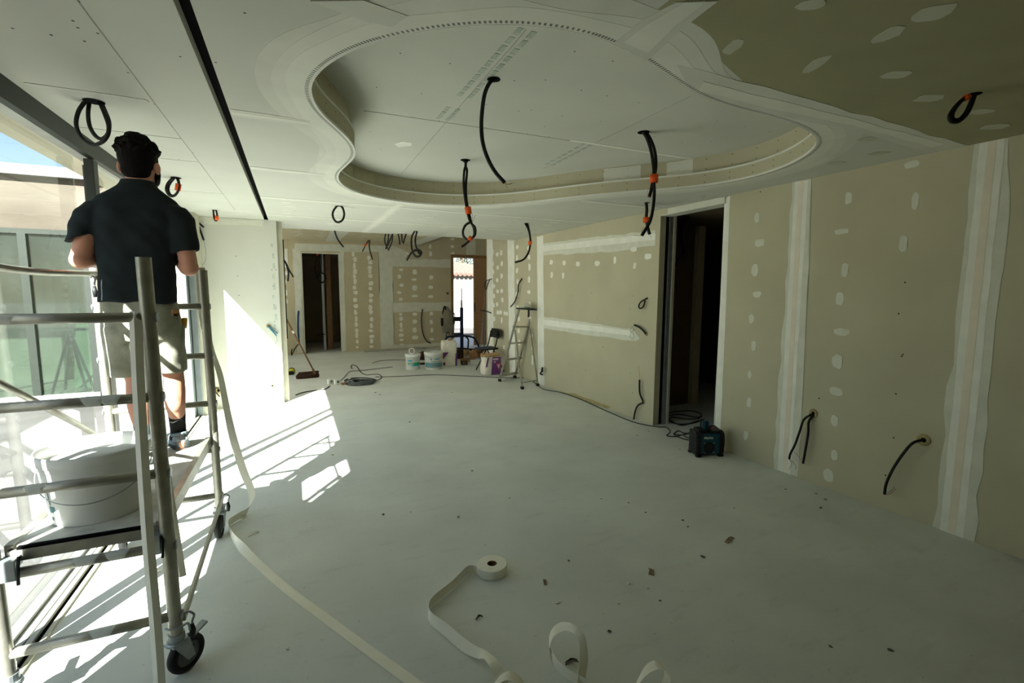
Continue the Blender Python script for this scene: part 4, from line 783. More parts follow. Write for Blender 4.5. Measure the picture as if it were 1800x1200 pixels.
loop_tape([((0.965,1.421,0.004), (.95, .3, 0)), ((1.001,1.478,0.03), (.97, .2, 0)), ((1.033,1.512,0.08), (.97, .1, .1)), ((1.056,1.563,0.125), (.8, .4, .4)), ((1.049,1.619,0.14), (.35, .85, .35)), ((1.025,1.674,0.12), (.1, .98, .15)), ((0.979,1.684,0.09), (.35, .93, 0)), ((0.953,1.658,0.05), (.4, .8, .3)), ((0.952,1.601,0.027), (.1, .2, 1)), ((0.971,1.526,0.025), (0, .1, 1)), ((1.01,1.458,0.025), (0, 0, 1))], 'tall open curl of cream paper tape standing up at the bottom centre of the floor')
loop_tape([((1.143,1.346,0.004), (.75, .66, 0)), ((1.198,1.367,0.04), (.7, .7, 0)), ((1.25,1.375,0.07), (.5, .86, 0)), ((1.29,1.363,0.085), (.3, .95, 0)), ((1.318,1.35,0.07), (.2, .97, 0)), ((1.317,1.332,0.04), (.2, .97, 0)), ((1.281,1.317,0.008), (.4, .9, 0))], 'low arched curl of cream paper tape, rightmost on the floor')
loop_tape([((0.654,1.606,0.004), (.6, .8, 0)), ((0.692,1.615,0.03), (.6, .8, 0)), ((0.732,1.606,0.045), (.5, .85, 0)), ((0.766,1.587,0.03), (.6, .8, 0)), ((0.782,1.557,0.004), (.7, .7, 0))], 'small curl of cream tape beside the unrolled end of the tape roll')

# ------------------------------------------------------------------ the plasterer
def person():
    t = thing('person', 'man seen from behind on the scaffold in a charcoal T-shirt and khaki shorts, arms bent', 'person', (-0.70, 3.12, DZ))
    V3 = Vector; y0 = 3.12
    Rz = Matrix.Rotation(math.radians(-11), 3, 'Z')
    hc = V3((-.704, 3.135, 2.255)); fx, fy = Rz @ V3((1, 0, 0)), Rz @ V3((0, 1, 0))
    def H(x, y, z): return hc + fx * x + fy * y + V3((0, 0, z))
    bm = NB()
    ball(bm, hc, .074, .094, .108, 3, Rz); ball(bm, H(0, .03, -.06), .055, .062, .062, 3, Rz)       # skull, jaw
    ball(bm, H(0, .082, -.085), .026, .022, .024, 2, Rz)                                            # chin
    tube(bm, [H(0, .088, .012), H(0, .105, -.018), H(0, .112, -.032)], lambda q: .008 + .007 * q, 8, 3); ball(bm, H(0, .1, -.034), .019, .012, .010, 2, Rz)
    for s in (-1, 1):
        ball(bm, H(s * .085, -.008, -.028), .013, .022, .034, 2, Rz); ball(bm, H(s * .033, .082, .026), .024, .012, .007, 2, Rz)
    tube(bm, [(-.716, 3.105, 2.06), (-.712, 3.115, 2.12), (-.706, 3.128, 2.19)], .057, 14, 4)
    for q in ((-.745, 3.12, 1.46, .148, .098), (-.742, 3.12, 1.62, .14, .092), (-.732, 3.12, 1.85, .165, .105), (-.722, 3.12, 1.97, .15, .08)): ball(bm, q[:3], q[3], q[4], .15, 3)
    # arms
    for s, sh, el, wr in ((-1, V3((-.885, 3.115, 2.0)), V3((-.962, 3.075, 1.742)), V3((-.855, 3.30, 1.80))), (1, V3((-.558, 3.115, 1.995)), V3((-.503, 3.065, 1.715)), V3((-.60, 3.30, 1.775)))):
        P = [sh, sh.lerp(el, .5) + V3((s * .006, 0, 0)), el]; tube(bm, P, lambda q: .048 - .006 * q, 14, 5); ball(bm, el, .043, .045, .046, 3)
        tube(bm, [el, el.lerp(wr, .35) + V3((0, 0, -.006)), wr], lambda q: .047 - .021 * max(0, q - .15) / .85, 14, 5)
        d = (wr - el).normalized(); up = V3((0, 0, 1)); sd = d.cross(up).normalized(); up = sd.cross(d).normalized()
        pc = wr + d * .05
        for k in range(4):
            a = wr + d * .015 + sd * (.010 * (k - 1.5)); tube(bm, [a, wr + d * .085 + sd * (.019 * (k - 1.5))], .0125, 8, 1)
        ln = (.062, .074, .07, .054)
        for k in range(4):
            a = wr + d * .085 + sd * (.0205 * (k - 1.5)); L_ = ln[k]
            tube(bm, [a, a + d * L_ * .45 + up * .004, a + d * L_ * .75 - up * L_ * .25, a + d * L_ * .72 - up * L_ * .6], lambda q: .0092 - .0018 * q, 8, 4)
        th = wr + d * .03 - sd * s * -.026; tube(bm, [th, th + d * .035 + sd * s * .03 - up * .01, th + d * .065 + sd * s * .034 - up * .03], lambda q: .0125 - .003 * q, 8, 4)
    # legs
    for hp, kn, an, hl, td in ((V3((-.825, 3.11, 1.45)), V3((-.783, 3.125, 1.11)), V3((-.757, 3.075, .765)), V3((-.752, 3.03, .69)), V3((-.12, .99, 0))), (V3((-.66, 3.13, 1.45)), V3((-.632, 3.195, 1.11)), V3((-.648, 3.285, .765)), V3((-.635, 3.25, .69)), V3((-.43, .90, 0)))):
        tube(bm, [hp, hp.lerp(kn, .5), kn], lambda q: .084 - .034 * q, 16, 5)
        ca = kn.lerp(an, .38) + V3((0, -.018, 0)); tube(bm, [kn, ca, kn.lerp(an, .75), an], lambda q: (.05 + .004 * math.sin(q * 5) - .022 * max(0, q - .3) / .7), 16, 5); ball(bm, ca, .05, .052, .085, 3)
        tube(bm, [an, hl, hl + td * .1 - V3((0, 0, .0)), hl + td * .19 - V3((0, 0, .008))], .031, 10, 4)
    body = obj('body', remesh(bm, .0055, 5), M['skin'], t, smooth=True)
    for s in (-1, 1):
        e = obj('eye', ball(NB(), H(s * .033, .079, .006), .0115, sub=2), M['white_d'], body, smooth=True); obj('iris', lathe(NB(), H(s * .033, .0902, .006), [(.0058, 0), (.003, .0012), (0, .0015)], 14, axis=fy), M['hair'], body); obj('brow', tube(NB(), [H(s * .018, .095, .028), H(s * .034, .097, .032), H(s * .05, .086, .027)], .004, 6, 3), M['hair'], body)
    obj('lips', ball(NB(), H(0, .093, -.062), .021, .008, .007, 2, Rz), M['skin_d'], body, smooth=True)
    # hair
    bm = NB(); ball(bm, H(0, -.012, .024), .084, .10, .108, 3, Rz); ball(bm, H(0, -.04, -.045), .066, .058, .055, 3, Rz); rnd = random.Random(5)
    for k in range(260):
        a = rnd.uniform(0, 6.28); e = rnd.uniform(.15, 1.5); d = fx * math.cos(a) * math.cos(e) + fy * math.sin(a) * math.cos(e) + V3((0, 0, math.sin(e)))
        if d.dot(fy) > .75: continue
        c = H(0, -.012, .022) + V3((d.x * .088, d.y * .096, d.z * .105)); q = V3((rnd.uniform(-1, 1), rnd.uniform(-1, 1), .6)).normalized()
        tube(bm, [c - d * .006, c + d * .003 + q * .008, c + d * .004 + q * .02], lambda w: .011 * (1 - .45 * w), 6, 3)
    for f in [f for f in bm.faces if (f.calc_center_median() - H(0, .06, -.03)).length < .075]: pass
    obj('hair', remesh(bm, .006, 2), M['hair'], t, smooth=True)
    bm = NB()
    for s in (-1, 1): tube(bm, [H(s * .073, .012, -.015), H(s * .066, .03, -.06), H(s * .04, .07, -.092), H(0, .09, -.098)], .016, 8, 4)
    tube(bm, [H(-.03, .088, -.055), H(0, .1, -.05), H(.03, .088, -.055)], .008, 8, 4); obj('beard', remesh(bm, .006, 2), M['hair'], t, smooth=True)
    # T-shirt
    bm = NB(); fz = V3((-.05, 1, 0)).normalized(); fs = V3((1, .05, 0))
    loft(bm, [((c, y0 + dy, z), fs * a, fz * b, .85) for z, c, a, b, dy in ((1.53, -.748, .170, .122, 0), (1.56, -.747, .168, .120, 0), (1.64, -.743, .164, .114, 0), (1.72, -.740, .166, .114, 0), (1.80, -.735, .174, .117, 0), (1.88, -.729, .186, .120, -.002), (1.96, -.724, .196, .116, -.004), (2.02, -.72, .196, .102, -.004), (2.065, -.718, .168, .084, -.004), (2.10, -.716, .118, .072, -.004), (2.125, -.714, .086, .072, -.002), (2.145, -.713, .074, .070, 0), (2.158, -.712, .070, .068, 0))], 40)
    for s, P in ((-1, ((-.855, 3.115, 2.035, .075), (-.905, 3.11, 1.985, .078), (-.935, 3.10, 1.92, .074), (-.958, 3.09, 1.845, .070))), (1, ((-.583, 3.115, 2.035, .075), (-.545, 3.11, 1.975, .077), (-.53, 3.095, 1.89, .070), (-.522, 3.085, 1.80, .064)))):
        tilt = V3((.93, 0, .36)) if s < 0 else V3((.98, 0, .18))
        loft(bm, [((x, y, z), (V3((1, 0, 0)).lerp(tilt, k / 3)).normalized() * r, V3((0, 1, 0)) * r * 1.05) for k, (x, y, z, r) in enumerate(P)], 22)
    bm = remesh(bm, .007, 5)
    for v in bm.verts:
        n = noise.noise(V3((v.co.x * 7, v.co.y * 7, v.co.z * 9))) * .010 + noise.noise(V3((v.co.x * 14 + v.co.z * 12, v.co.y * 14, v.co.z * 6))) * .008
        f = 1.0 if v.co.z < 2.0 else .3
        v.co += v.normal * n * f
    sh = obj('t_shirt', bm, M['shirt'], t, smooth=True)
    obj('collar', tube(NB(), [(-.713 + .067 * math.cos(a), 3.12 + .066 * math.sin(a), 2.148 - .012 * max(0, math.sin(a))) for a in [k * math.pi / 10 for k in range(21)]], .0075, 8, 2), M['shirt'], sh, smooth=True)
    # shorts
    bm = NB()
    loft(bm, [((c, y0, z), fs * a, fz * b, .9) for z, c, a, b in ((1.56, -.747, .158, .112), (1.50, -.744, .166, .118), (1.42, -.740, .174, .124), (1.36, -.738, .176, .124), (1.33, -.738, .17, .118))], 36)
    loft(bm, [(c, (a, 0, 0), (0, b, 0), .92) for c, a, b in (((-.822, 3.115, 1.40), .088, .112), ((-.822, 3.118, 1.30), .088, .104), ((-.82, 3.12, 1.22), .086, .098), ((-.818, 3.12, 1.14), .084, .094))], 28)
    loft(bm, [(c, (a, 0, 0), (0, b, 0), .92) for c, a, b in (((-.652, 3.125, 1.40), .088, .112), ((-.648, 3.145, 1.30), .085, .104), ((-.642, 3.165, 1.22), .08, .098), ((-.64, 3.185, 1.14), .072, .092))], 28)
    bm = remesh(bm, .007, 4)
    for v in bm.verts: v.co += v.normal * (noise.noise(V3((v.co.x * 9, v.co.y * 9, v.co.z * 8))) * .008 + noise.noise(V3((v.co.x * 20 + v.co.z * 11, v.co.y * 20, v.co.z * 7))) * .005)
    so = obj('shorts', bm, M['shorts'], t, smooth=True)
    obj('pocket_flap', obox(NB(), (-.572, 3.16, 1.335), (.010, .004, 0), (-.01, .05, 0), (.004, 0, .07), .004), M['shorts'], so)
    obj('yellow_handle', tube(NB(), [(-.562, 3.15, 1.385), (-.556, 3.148, 1.425), (-.555, 3.147, 1.44)], .014, 12, 3), mat('orange_yellow_plastic', (208, 150, 30), .5), so, smooth=True)
    pt = obj('back_patch', obox(NB(), (-0.566,3.0,1.477), (.016, .006, 0), (.002, -.003, 0), (0, 0, .017), .002), M['card'], so)
    obj('patch_mark', obox(NB(), (-0.566,2.996,1.465), (.009, .004, 0), (.002, -.003, 0), (0, 0, .006)), M['blkp'], pt)
    # socks and shoes
    for k, (an, kn, hl, td, m1, m2) in enumerate(((V3((-.757, 3.075, .765)), V3((-.783, 3.125, 1.11)), V3((-.748, 3.0, DZ)), V3((-.12, .99, 0)).normalized(), 'sock_g', 'shoe_w'), (V3((-.648, 3.285, .765)), V3((-.632, 3.195, 1.11)), V3((-.622, 3.235, DZ)), V3((-.43, .90, 0)).normalized(), 'sock', 'shoe'))):
        tp = an.lerp(kn, .40); sd = V3((td.y, -td.x, 0))
        s_ = obj('sock', tube(NB(), [tp, an.lerp(kn, .15), an, an + V3((0, 0, -.04)) + td * .01], lambda q: .044 - .005 * math.sin(q * 3), 18, 5), M[m1], t, smooth=True)
        c = tp.lerp(an, .45) + V3((-.01, -.046, 0))
        bmk = NB(); q = [c + V3(w) for w in ((-.022, .002, .002), (-.004, 0, -.007), (.028, .004, .008), (-.004, 0, -.002))]; f = bmk.faces.new([bmk.verts.new(w) for w in q]); r = bmesh.ops.extrude_face_region(bmk, geom=[f]); bmesh.ops.translate(bmk, verts=[w for w in r['geom'] if isinstance(w, bmesh.types.BMVert)], vec=(0, -.002, 0)); bmesh.ops.recalc_face_normals(bmk, faces=bmk.faces)
        obj('sock_mark', bmk, M['letter'], s_)
        prof = ((-.004, .030, .045, .055), (.03, .038, .060, .066), (.075, .040, .062, .068), (.12, .041, .05, .056), (.17, .046, .038, .046), (.215, .046, .03, .036), (.255, .036, .024, .028), (.275, .02, .016, .02))
        up = obj('shoe', loft(NB(), [(hl + td * d + V3((0, 0, .022 + h * .5)), sd * w, V3((0, 0, h * .62)), .8) for d, w, h, _ in prof], 22), M[m2], t, smooth=True)
        obj('sole', loft(NB(), [(hl + td * d + V3((0, 0, .0155 + (.006 if d < 0 or d > .25 else 0))), sd * (w + .006), V3((0, 0, .015)), .6) for d, w, h, _ in prof], 22), M['sole'], up, smooth=True)
        obj('overlay', loft(NB(), [(hl + td * d + V3((0, 0, .035)), sd * (w + .004), V3((0, 0, .02)), .7) for d, w, h, _ in prof[:5]], 22), M['shoe_d' if k else 'shoe_w'], up, smooth=True)
        obj('heel_tab', obox(NB(), hl + td * -.004 + V3((0, 0, .078)), sd * .012, td * .004, V3((0, 0, .02)), .003), M['blkp'], up)
        obj('shoe_collar', tube(NB(), [hl + td * (.045 + .045 * math.cos(a)) + sd * .036 * math.sin(a) + V3((0, 0, .082 + .012 * abs(math.cos(a)))) for a in [j * math.pi / 8 for j in range(17)]], .009, 8, 2), M['shoe_d'], up, smooth=True)
person()

# ------------------------------------------------------------------ cables hanging from ceiling and walls
def cable(name, label, strands, r=0.011, bands=(), wires=(), group=None, m='cable', hole=None, hole_n=(0, 0, -1), hole_r=0.03, cat='cable', foam=False, n=6):
    b = strands[0][0]; t = thing(name, label, cat, b, group)
    for st in strands: obj('strand', tube(NB(), st, r, 8, n), M[m], t, smooth=True)
    for p, q, rr in bands: obj('tape_band', tube(NB(), [p, q], rr, 12, 1), M['orange'], t, smooth=True)
    for pts, c in wires: obj('wire', tube(NB(), pts, 0.0016, 5, 4), M[c], t, smooth=True)
    if hole: obj('cable_hole', lathe(NB(), Vector(hole) + Vector(hole_n) * .0025, [(hole_r, 0), (0, 0)], 18, axis=hole_n), M['black'], t)
    if foam: obj('foam_plug', lathe(NB(), Vector(hole) + Vector(hole_n) * .001, [(hole_r * .5, .004), (hole_r, .010), (hole_r * 1.25, .006), (hole_r * 1.35, 0)], 14, axis=hole_n), M['foam'], t)
    return t
cable('cable_coil', 'large black cable coil with two open loops hanging from the ceiling by the window', [[(-0.913,3.169,2.54),(-0.949,3.185,2.488),(-0.965,3.193,2.422),(-0.942,3.182,2.358),(-0.897,3.161,2.328),(-0.854,3.141,2.339),(-0.825,3.128,2.373),(-0.816,3.124,2.417),(-0.83,3.13,2.478),(-0.847,3.138,2.53)], [(-0.902,3.186,2.548),(-0.913,3.19,2.484),(-0.91,3.189,2.423),(-0.887,3.179,2.376),(-0.857,3.165,2.362),(-0.828,3.151,2.39),(-0.819,3.147,2.443),(-0.833,3.154,2.496),(-0.848,3.161,2.54)]], .0095, hole=(-0.872,3.141,2.535), hole_r=.045)
cable('cable_coil', 'small black cable coil with an orange band on the ceiling right of the man\'s head', [[(-0.884,4.936,2.535),(-0.927,4.956,2.488),(-0.943,4.963,2.437),(-0.924,4.954,2.39),(-0.89,4.939,2.381),(-0.857,4.923,2.414),(-0.84,4.916,2.47),(-0.845,4.918,2.531)], [(-0.875,4.954,2.54),(-0.919,4.974,2.483),(-0.93,4.979,2.436),(-0.915,4.972,2.398),(-0.885,4.958,2.394),(-0.856,4.945,2.432),(-0.848,4.941,2.493),(-0.858,4.946,2.535)]], .009, bands=[((-0.858,4.935,2.43), (-0.846,4.929,2.486), .022)], hole=(-0.862,4.925,2.535), hole_r=.04)
cable('cable_coil', 'tiny cable loop with an orange end on the ceiling above the stub wall', [[(-0.824,6.706,2.535),(-0.822,6.705,2.462),(-0.812,6.7,2.416),(-0.793,6.692,2.416),(-0.785,6.688,2.463),(-0.793,6.692,2.529)]], .010, bands=[((-0.793,6.692,2.416), (-0.79,6.691,2.469), .02)], hole=(-0.811,6.7,2.535))
cable('cable_loop', 'single black cable ring hanging from the ceiling beyond the slot end', [[(0.482,5.757,2.535),(0.445,5.773,2.479),(0.438,5.777,2.422),(0.465,5.764,2.366),(0.506,5.746,2.36),(0.541,5.729,2.392),(0.555,5.723,2.448),(0.545,5.728,2.504),(0.528,5.735,2.535)]], .012, hole=(0.505,5.746,2.535))
cable('hanging_cable', 'long single curved black cable hanging from the middle of the recess', [[(1.09,2.597,2.793),(1.061,2.611,2.775),(1.034,2.623,2.719),(1.02,2.63,2.633),(1.014,2.632,2.533),(1.022,2.628,2.44),(1.049,2.616,2.352),(1.088,2.598,2.279),(1.136,2.576,2.222)]], .0115, wires=[([(1.136,2.576,2.222),(1.151,2.569,2.212),(1.166,2.562,2.215),(1.178,2.557,2.219)], 'wire_k'), ([(1.136,2.576,2.222),(1.145,2.572,2.206),(1.154,2.568,2.193)], 'copper')], hole=(1.078,2.602,2.79), hole_r=.038)
A = [(1.461,4.26,2.79),(1.485,4.249,2.755),(1.471,4.255,2.694),(1.465,4.258,2.582),(1.474,4.254,2.465),(1.493,4.245,2.337),(1.512,4.236,2.254),(1.531,4.228,2.218),(1.559,4.214,2.182),(1.559,4.214,2.12),(1.535,4.226,2.088),(1.496,4.243,2.073),(1.463,4.259,2.104),(1.458,4.261,2.156),(1.483,4.25,2.208),(1.526,4.23,2.234)]
cable('hanging_cable', 'pair of black cables with two orange bands and a knotted loop under the recess', [A, [(1.504,4.256,2.794),(1.485,4.265,2.748),(1.499,4.259,2.698),(1.489,4.263,2.57),(1.493,4.261,2.442),(1.512,4.253,2.329),(1.531,4.244,2.236),(1.555,4.233,2.174),(1.555,4.233,2.111),(1.521,4.249,2.069),(1.482,4.267,2.032),(1.448,4.282,2.006)]], .011, bands=[((1.498,4.243,2.368), (1.507,4.239,2.306), .03), ((1.53,4.228,2.099), (1.506,4.239,2.067), .02)],
    wires=[([(1.535,4.225,2.218),(1.55,4.219,2.265),(1.564,4.212,2.296)], 'copper'), ([(1.535,4.225,2.218),(1.536,4.225,2.265),(1.536,4.225,2.311)], 'wire_k'), ([(1.443,4.268,2.004),(1.424,4.277,1.994),(1.428,4.275,1.978),(1.443,4.268,1.978)], 'copper')], hole=(1.48,4.251,2.79), hole_r=.045)
cable('hanging_cable', 'pair of thick black cables with an orange band at the right side of the recess', [[(2.431,2.945,2.794),(2.464,2.93,2.737),(2.494,2.916,2.642),(2.513,2.907,2.53),(2.515,2.906,2.476),(2.517,2.905,2.434),(2.524,2.902,2.342),(2.519,2.904,2.236),(2.499,2.913,2.13),(2.447,2.937,2.027)], [(2.456,2.95,2.799),(2.489,2.935,2.754),(2.523,2.919,2.671),(2.538,2.912,2.576),(2.533,2.914,2.48),(2.519,2.921,2.421),(2.51,2.925,2.362),(2.499,2.93,2.319)]], .0125, bands=[((2.519,2.904,2.48), (2.517,2.905,2.422), .032)],
    wires=[([(2.489,2.918,2.316),(2.476,2.924,2.342),(2.483,2.921,2.375),(2.498,2.914,2.392)], 'copper'), ([(2.447,2.937,2.027),(2.415,2.952,2.027),(2.391,2.963,2.031)], 'wire_y'), ([(2.447,2.938,2.035),(2.446,2.938,2.065),(2.457,2.933,2.095)], 'copper')], hole=(2.435,2.943,2.79), hole_r=.045)
cable('hanging_cable', 'short black cable with an orange band in front of the pocket doorway', [[(3.427,4.06,2.535),(3.435,4.056,2.465),(3.433,4.057,2.364),(3.453,4.048,2.264),(3.471,4.039,2.205)]], .016, bands=[((3.432,4.057,2.382), (3.434,4.056,2.329), .036)], wires=[([(3.471,4.039,2.205),(3.489,4.031,2.175)], 'wire_b'), ([(3.434,4.056,2.488),(3.441,4.053,2.441),(3.432,4.057,2.394)], 'wire_y')], hole=(3.433,4.057,2.535))
cable('hanging_cable', 'curved black cable pair with an orange band hanging before the far right wall', [[(2.959,6.001,2.535),(3.002,5.98,2.442),(3.025,5.97,2.334),(3.026,5.97,2.256),(3.005,5.979,2.138),(2.941,6.009,2.036),(2.833,6.059,1.996)], [(2.994,6.001,2.537),(3.024,5.987,2.398),(3.032,5.983,2.257),(3.019,5.989,2.163),(2.998,5.999,2.1)]], .013, bands=[((3.025,5.97,2.287), (3.018,5.973,2.24), .026)], hole=(2.973,5.994,2.535))
cable('hanging_cable', 'black cable pair tied in a ring, hanging at the end of the main ceiling', [[(1.791,7.592,2.535),(1.748,7.611,2.446),(1.738,7.616,2.321),(1.753,7.609,2.223),(1.793,7.591,2.152),(1.851,7.564,2.143),(1.885,7.548,2.197),(1.844,7.567,2.242),(1.778,7.598,2.232),(1.719,7.625,2.169),(1.668,7.648,2.07)], [(1.828,7.596,2.538),(1.802,7.609,2.413),(1.808,7.606,2.306),(1.84,7.591,2.216),(1.873,7.576,2.163)], [(1.76,7.639,2.208),(1.808,7.617,2.136),(1.866,7.59,2.145),(1.884,7.582,2.199),(1.835,7.605,2.235),(1.777,7.631,2.226)]], .014, hole=(1.807,7.583,2.535))
HZ = HALL
def hallcable(label, anchor, strands, r=.013, bands=(), grp=None): return cable('hanging_cable', label, strands, r, bands, group=grp)
hallcable('single short black cable curving down from the hall ceiling', None, [[(0.633,8.108,2.535),(0.662,8.094,2.429),(0.709,8.072,2.34),(0.756,8.051,2.278)]], .013)
hallcable('forked black cable with an orange band hanging before the spotted back panel', None, [[(1.708,12.017,2.8),(1.643,12.047,2.691),(1.603,12.066,2.609),(1.563,12.084,2.528)], [(1.733,12.006,2.8),(1.717,12.013,2.664),(1.738,12.003,2.515),(1.784,11.982,2.338)]], .014, bands=[((1.656,12.041,2.718), (1.616,12.059,2.65), .022)])
hallcable('tangle of three black cables under the hall ceiling edge', None, [[(1.429,8.113,2.526),(1.41,8.122,2.424),(1.434,8.111,2.331),(1.475,8.092,2.257)], [(1.472,8.093,2.526),(1.461,8.098,2.405),(1.424,8.115,2.275)], [(1.532,8.065,2.526),(1.487,8.086,2.415),(1.451,8.103,2.322)], [(1.532,8.065,2.526),(1.521,8.07,2.406),(1.476,8.091,2.285)]], .011)
hallcable('three short splayed black cable ends under the hall ceiling edge', None, [[(1.615,8.016,2.525),(1.631,8.009,2.433),(1.638,8.005,2.35)], [(1.666,7.992,2.526),(1.673,7.989,2.387)], [(1.735,7.961,2.526),(1.708,7.973,2.443),(1.689,7.982,2.369)]], .012)
hallcable('long black cable with a coiled ring hanging before the dark back doorway', None, [[(0.651,13.187,2.8),(0.594,13.213,2.685),(0.602,13.21,2.542),(0.57,13.225,2.37),(0.536,13.24,2.168),(0.556,13.231,1.994),(0.591,13.215,1.849),(0.682,13.173,1.777),(0.751,13.141,1.85),(0.742,13.145,1.995),(0.65,13.187,2.024),(0.58,13.22,1.922),(0.603,13.209,1.806)], [(0.678,13.197,2.802),(0.684,13.194,2.602),(0.688,13.192,2.314),(0.679,13.196,2.054),(0.769,13.155,1.967),(0.751,13.163,1.822),(0.643,13.213,1.792)]], .012, bands=[((0.602,13.21,2.528), (0.613,13.205,2.47), .026)])
cable('cable_coil', 'thick black cable coil with a red band on the dark front right ceiling', [[(2.964,1.217,2.535),(2.933,1.231,2.525),(2.899,1.247,2.496),(2.873,1.259,2.457),(2.866,1.262,2.429),(2.88,1.256,2.411),(2.909,1.242,2.414),(2.936,1.23,2.442),(2.952,1.222,2.479),(2.964,1.217,2.53)], [(2.971,1.227,2.54),(2.939,1.242,2.524),(2.908,1.256,2.488),(2.892,1.264,2.452),(2.896,1.261,2.426),(2.924,1.249,2.426),(2.948,1.238,2.454),(2.962,1.231,2.491),(2.974,1.225,2.535)]], .009, bands=[((2.923,1.236,2.527), (2.936,1.23,2.517), .017)], hole=(2.952,1.215,2.535))
# stub wall
cable('wall_cable', 'black cables with a thin wire at the top window corner of the stub wall', [[(-1.133,7.308,2.509),(-1.089,7.288,2.474),(-1.045,7.268,2.424),(-1.008,7.251,2.389)], [(-1.127,7.306,2.488),(-1.078,7.283,2.438),(-1.05,7.27,2.346),(-1.028,7.26,2.267),(-1.017,7.255,2.224)]], .012, wires=[([(-1.017,7.255,2.224),(-1.004,7.249,2.109),(-1.003,7.248,2.023),(-1.02,7.256,1.95),(-1.063,7.276,1.899)], 'wire_k')])
SNV = (0, -1, 0)
cable('wall_cable', 'blue cables poking from a foam filled hole in the stub wall', [[(-0.334,7.28,1.1),(-0.295,7.28,1.044),(-0.235,7.28,0.963)], [(-0.32,7.28,1.1),(-0.274,7.28,1.043),(-0.219,7.28,0.994)]], .008, m='wire_b', wires=[([(-0.234,7.27,0.964),(-0.23,7.27,0.901),(-0.261,7.27,0.838)], 'wire_k'), ([(-0.32,7.27,1.1),(-0.237,7.27,1.059),(-0.197,7.27,1.01)], 'wire_b')], hole=(-0.328,7.31,1.098), hole_n=SNV, hole_r=.022, foam=True)
cable('wall_cable', 'thin wire from a low foam filled hole in the sunlit stub wall', [[(-0.322,7.28,0.257),(-0.295,7.28,0.215)]], .006, m='wire_y', wires=[([(-0.295,7.285,0.214),(-0.241,7.285,0.161),(-0.186,7.285,0.099)], 'wire_y')], hole=(-0.316,7.31,0.259), hole_n=SNV, hole_r=.03, foam=True)
cable('wall_cable', 'bent dark cable in a foam hole at the shaded foot of the stub wall', [[(-0.95,7.26,0.273),(-0.982,7.26,0.299),(-0.991,7.26,0.246),(-0.949,7.26,0.173)]], .008, m='cable_dk', hole=(-0.964,7.31,0.249), hole_n=SNV, hole_r=.035, foam=True)
cable('wall_cable', 'forked black cable at the edge of the stub wall', [[(-0.136,7.44,2.042),(-0.095,7.44,2.004),(-0.062,7.44,1.91),(-0.051,7.44,1.831),(-0.063,7.44,1.719)], [(-0.129,7.44,2.042),(-0.081,7.44,1.98),(-0.042,7.44,1.878),(0.012,7.44,1.776)]], .011)
# right wall
RNV = (-1, -.025, 0)
RW = lambda p, d=.03: (p[0] - d, p[1], p[2])
def rw(pts, d=.035): return [RW(p, d if i else .004) for i, p in enumerate(pts)]
cable('wall_cable', 'black cable loop on the right wall above the plaster band', [rw([(3.865,4.498,1.521),(3.863,4.565,1.478),(3.862,4.603,1.429),(3.863,4.581,1.395),(3.864,4.522,1.424),(3.865,4.496,1.494)])], .009, hole=(3.865,4.498,1.521), hole_n=RNV, hole_r=.012)
cable('wall_cable', 'curved black cable ending in a thin wire knot on the plaster band', [rw([(3.865,4.495,1.095),(3.864,4.538,1.147),(3.863,4.6,1.171),(3.861,4.673,1.187)])], .011, wires=[([RW(p) for p in [(3.861,4.673,1.187),(3.859,4.734,1.14),(3.859,4.743,1.096),(3.86,4.69,1.107),(3.86,4.681,1.144),(3.859,4.722,1.105),(3.859,4.751,1.045),(3.86,4.717,1.012),(3.861,4.676,1.037),(3.86,4.7,1.092)]], 'wire_k')], hole=(3.865,4.495,1.095), hole_n=RNV, hole_r=.022, foam=True)
cable('wall_cable', 'straight dark cable with pale bared end, low on the wall by the pocket doorway', [rw([(3.865,4.503,0.257),(3.864,4.527,0.345),(3.864,4.542,0.428),(3.864,4.546,0.52)])], .011, wires=[([RW(p) for p in [(3.864,4.546,0.52),(3.863,4.561,0.603),(3.863,4.575,0.679)]], 'copper')], hole=(3.865,4.502,0.25), hole_n=RNV, hole_r=.022, foam=True)
cable('wall_cable', 'black cable drooping to the floor from the hole by the pocket doorway', [rw([(3.865,4.492,0.245),(3.863,4.561,0.194),(3.862,4.608,0.096),(3.862,4.633,-0.042)])], .010)
cable('wall_cable', 'two black cables hanging from a foam filled hole beside the tall plaster strip', [rw([(3.916,2.467,0.583),(3.915,2.498,0.536),(3.914,2.524,0.435),(3.914,2.559,0.3),(3.913,2.593,0.208),(3.913,2.6,0.159)], .05), rw([(3.916,2.449,0.583),(3.916,2.463,0.525),(3.916,2.461,0.428),(3.916,2.474,0.275),(3.915,2.485,0.157)], .04)], .0095, wires=[([RW(p, .05) for p in [(3.913,2.6,0.159),(3.914,2.557,0.137),(3.914,2.536,0.114),(3.914,2.539,0.088)]], 'wire_r'), ([RW(p, .045) for p in [(3.915,2.486,0.172),(3.914,2.522,0.205),(3.913,2.564,0.232)]], 'copper'), ([RW(p, .05) for p in [(3.913,2.6,0.159),(3.913,2.577,0.126),(3.913,2.593,0.069)]], 'wire_k')], hole=(3.916,2.454,0.596), hole_n=RNV, hole_r=.028, foam=True)
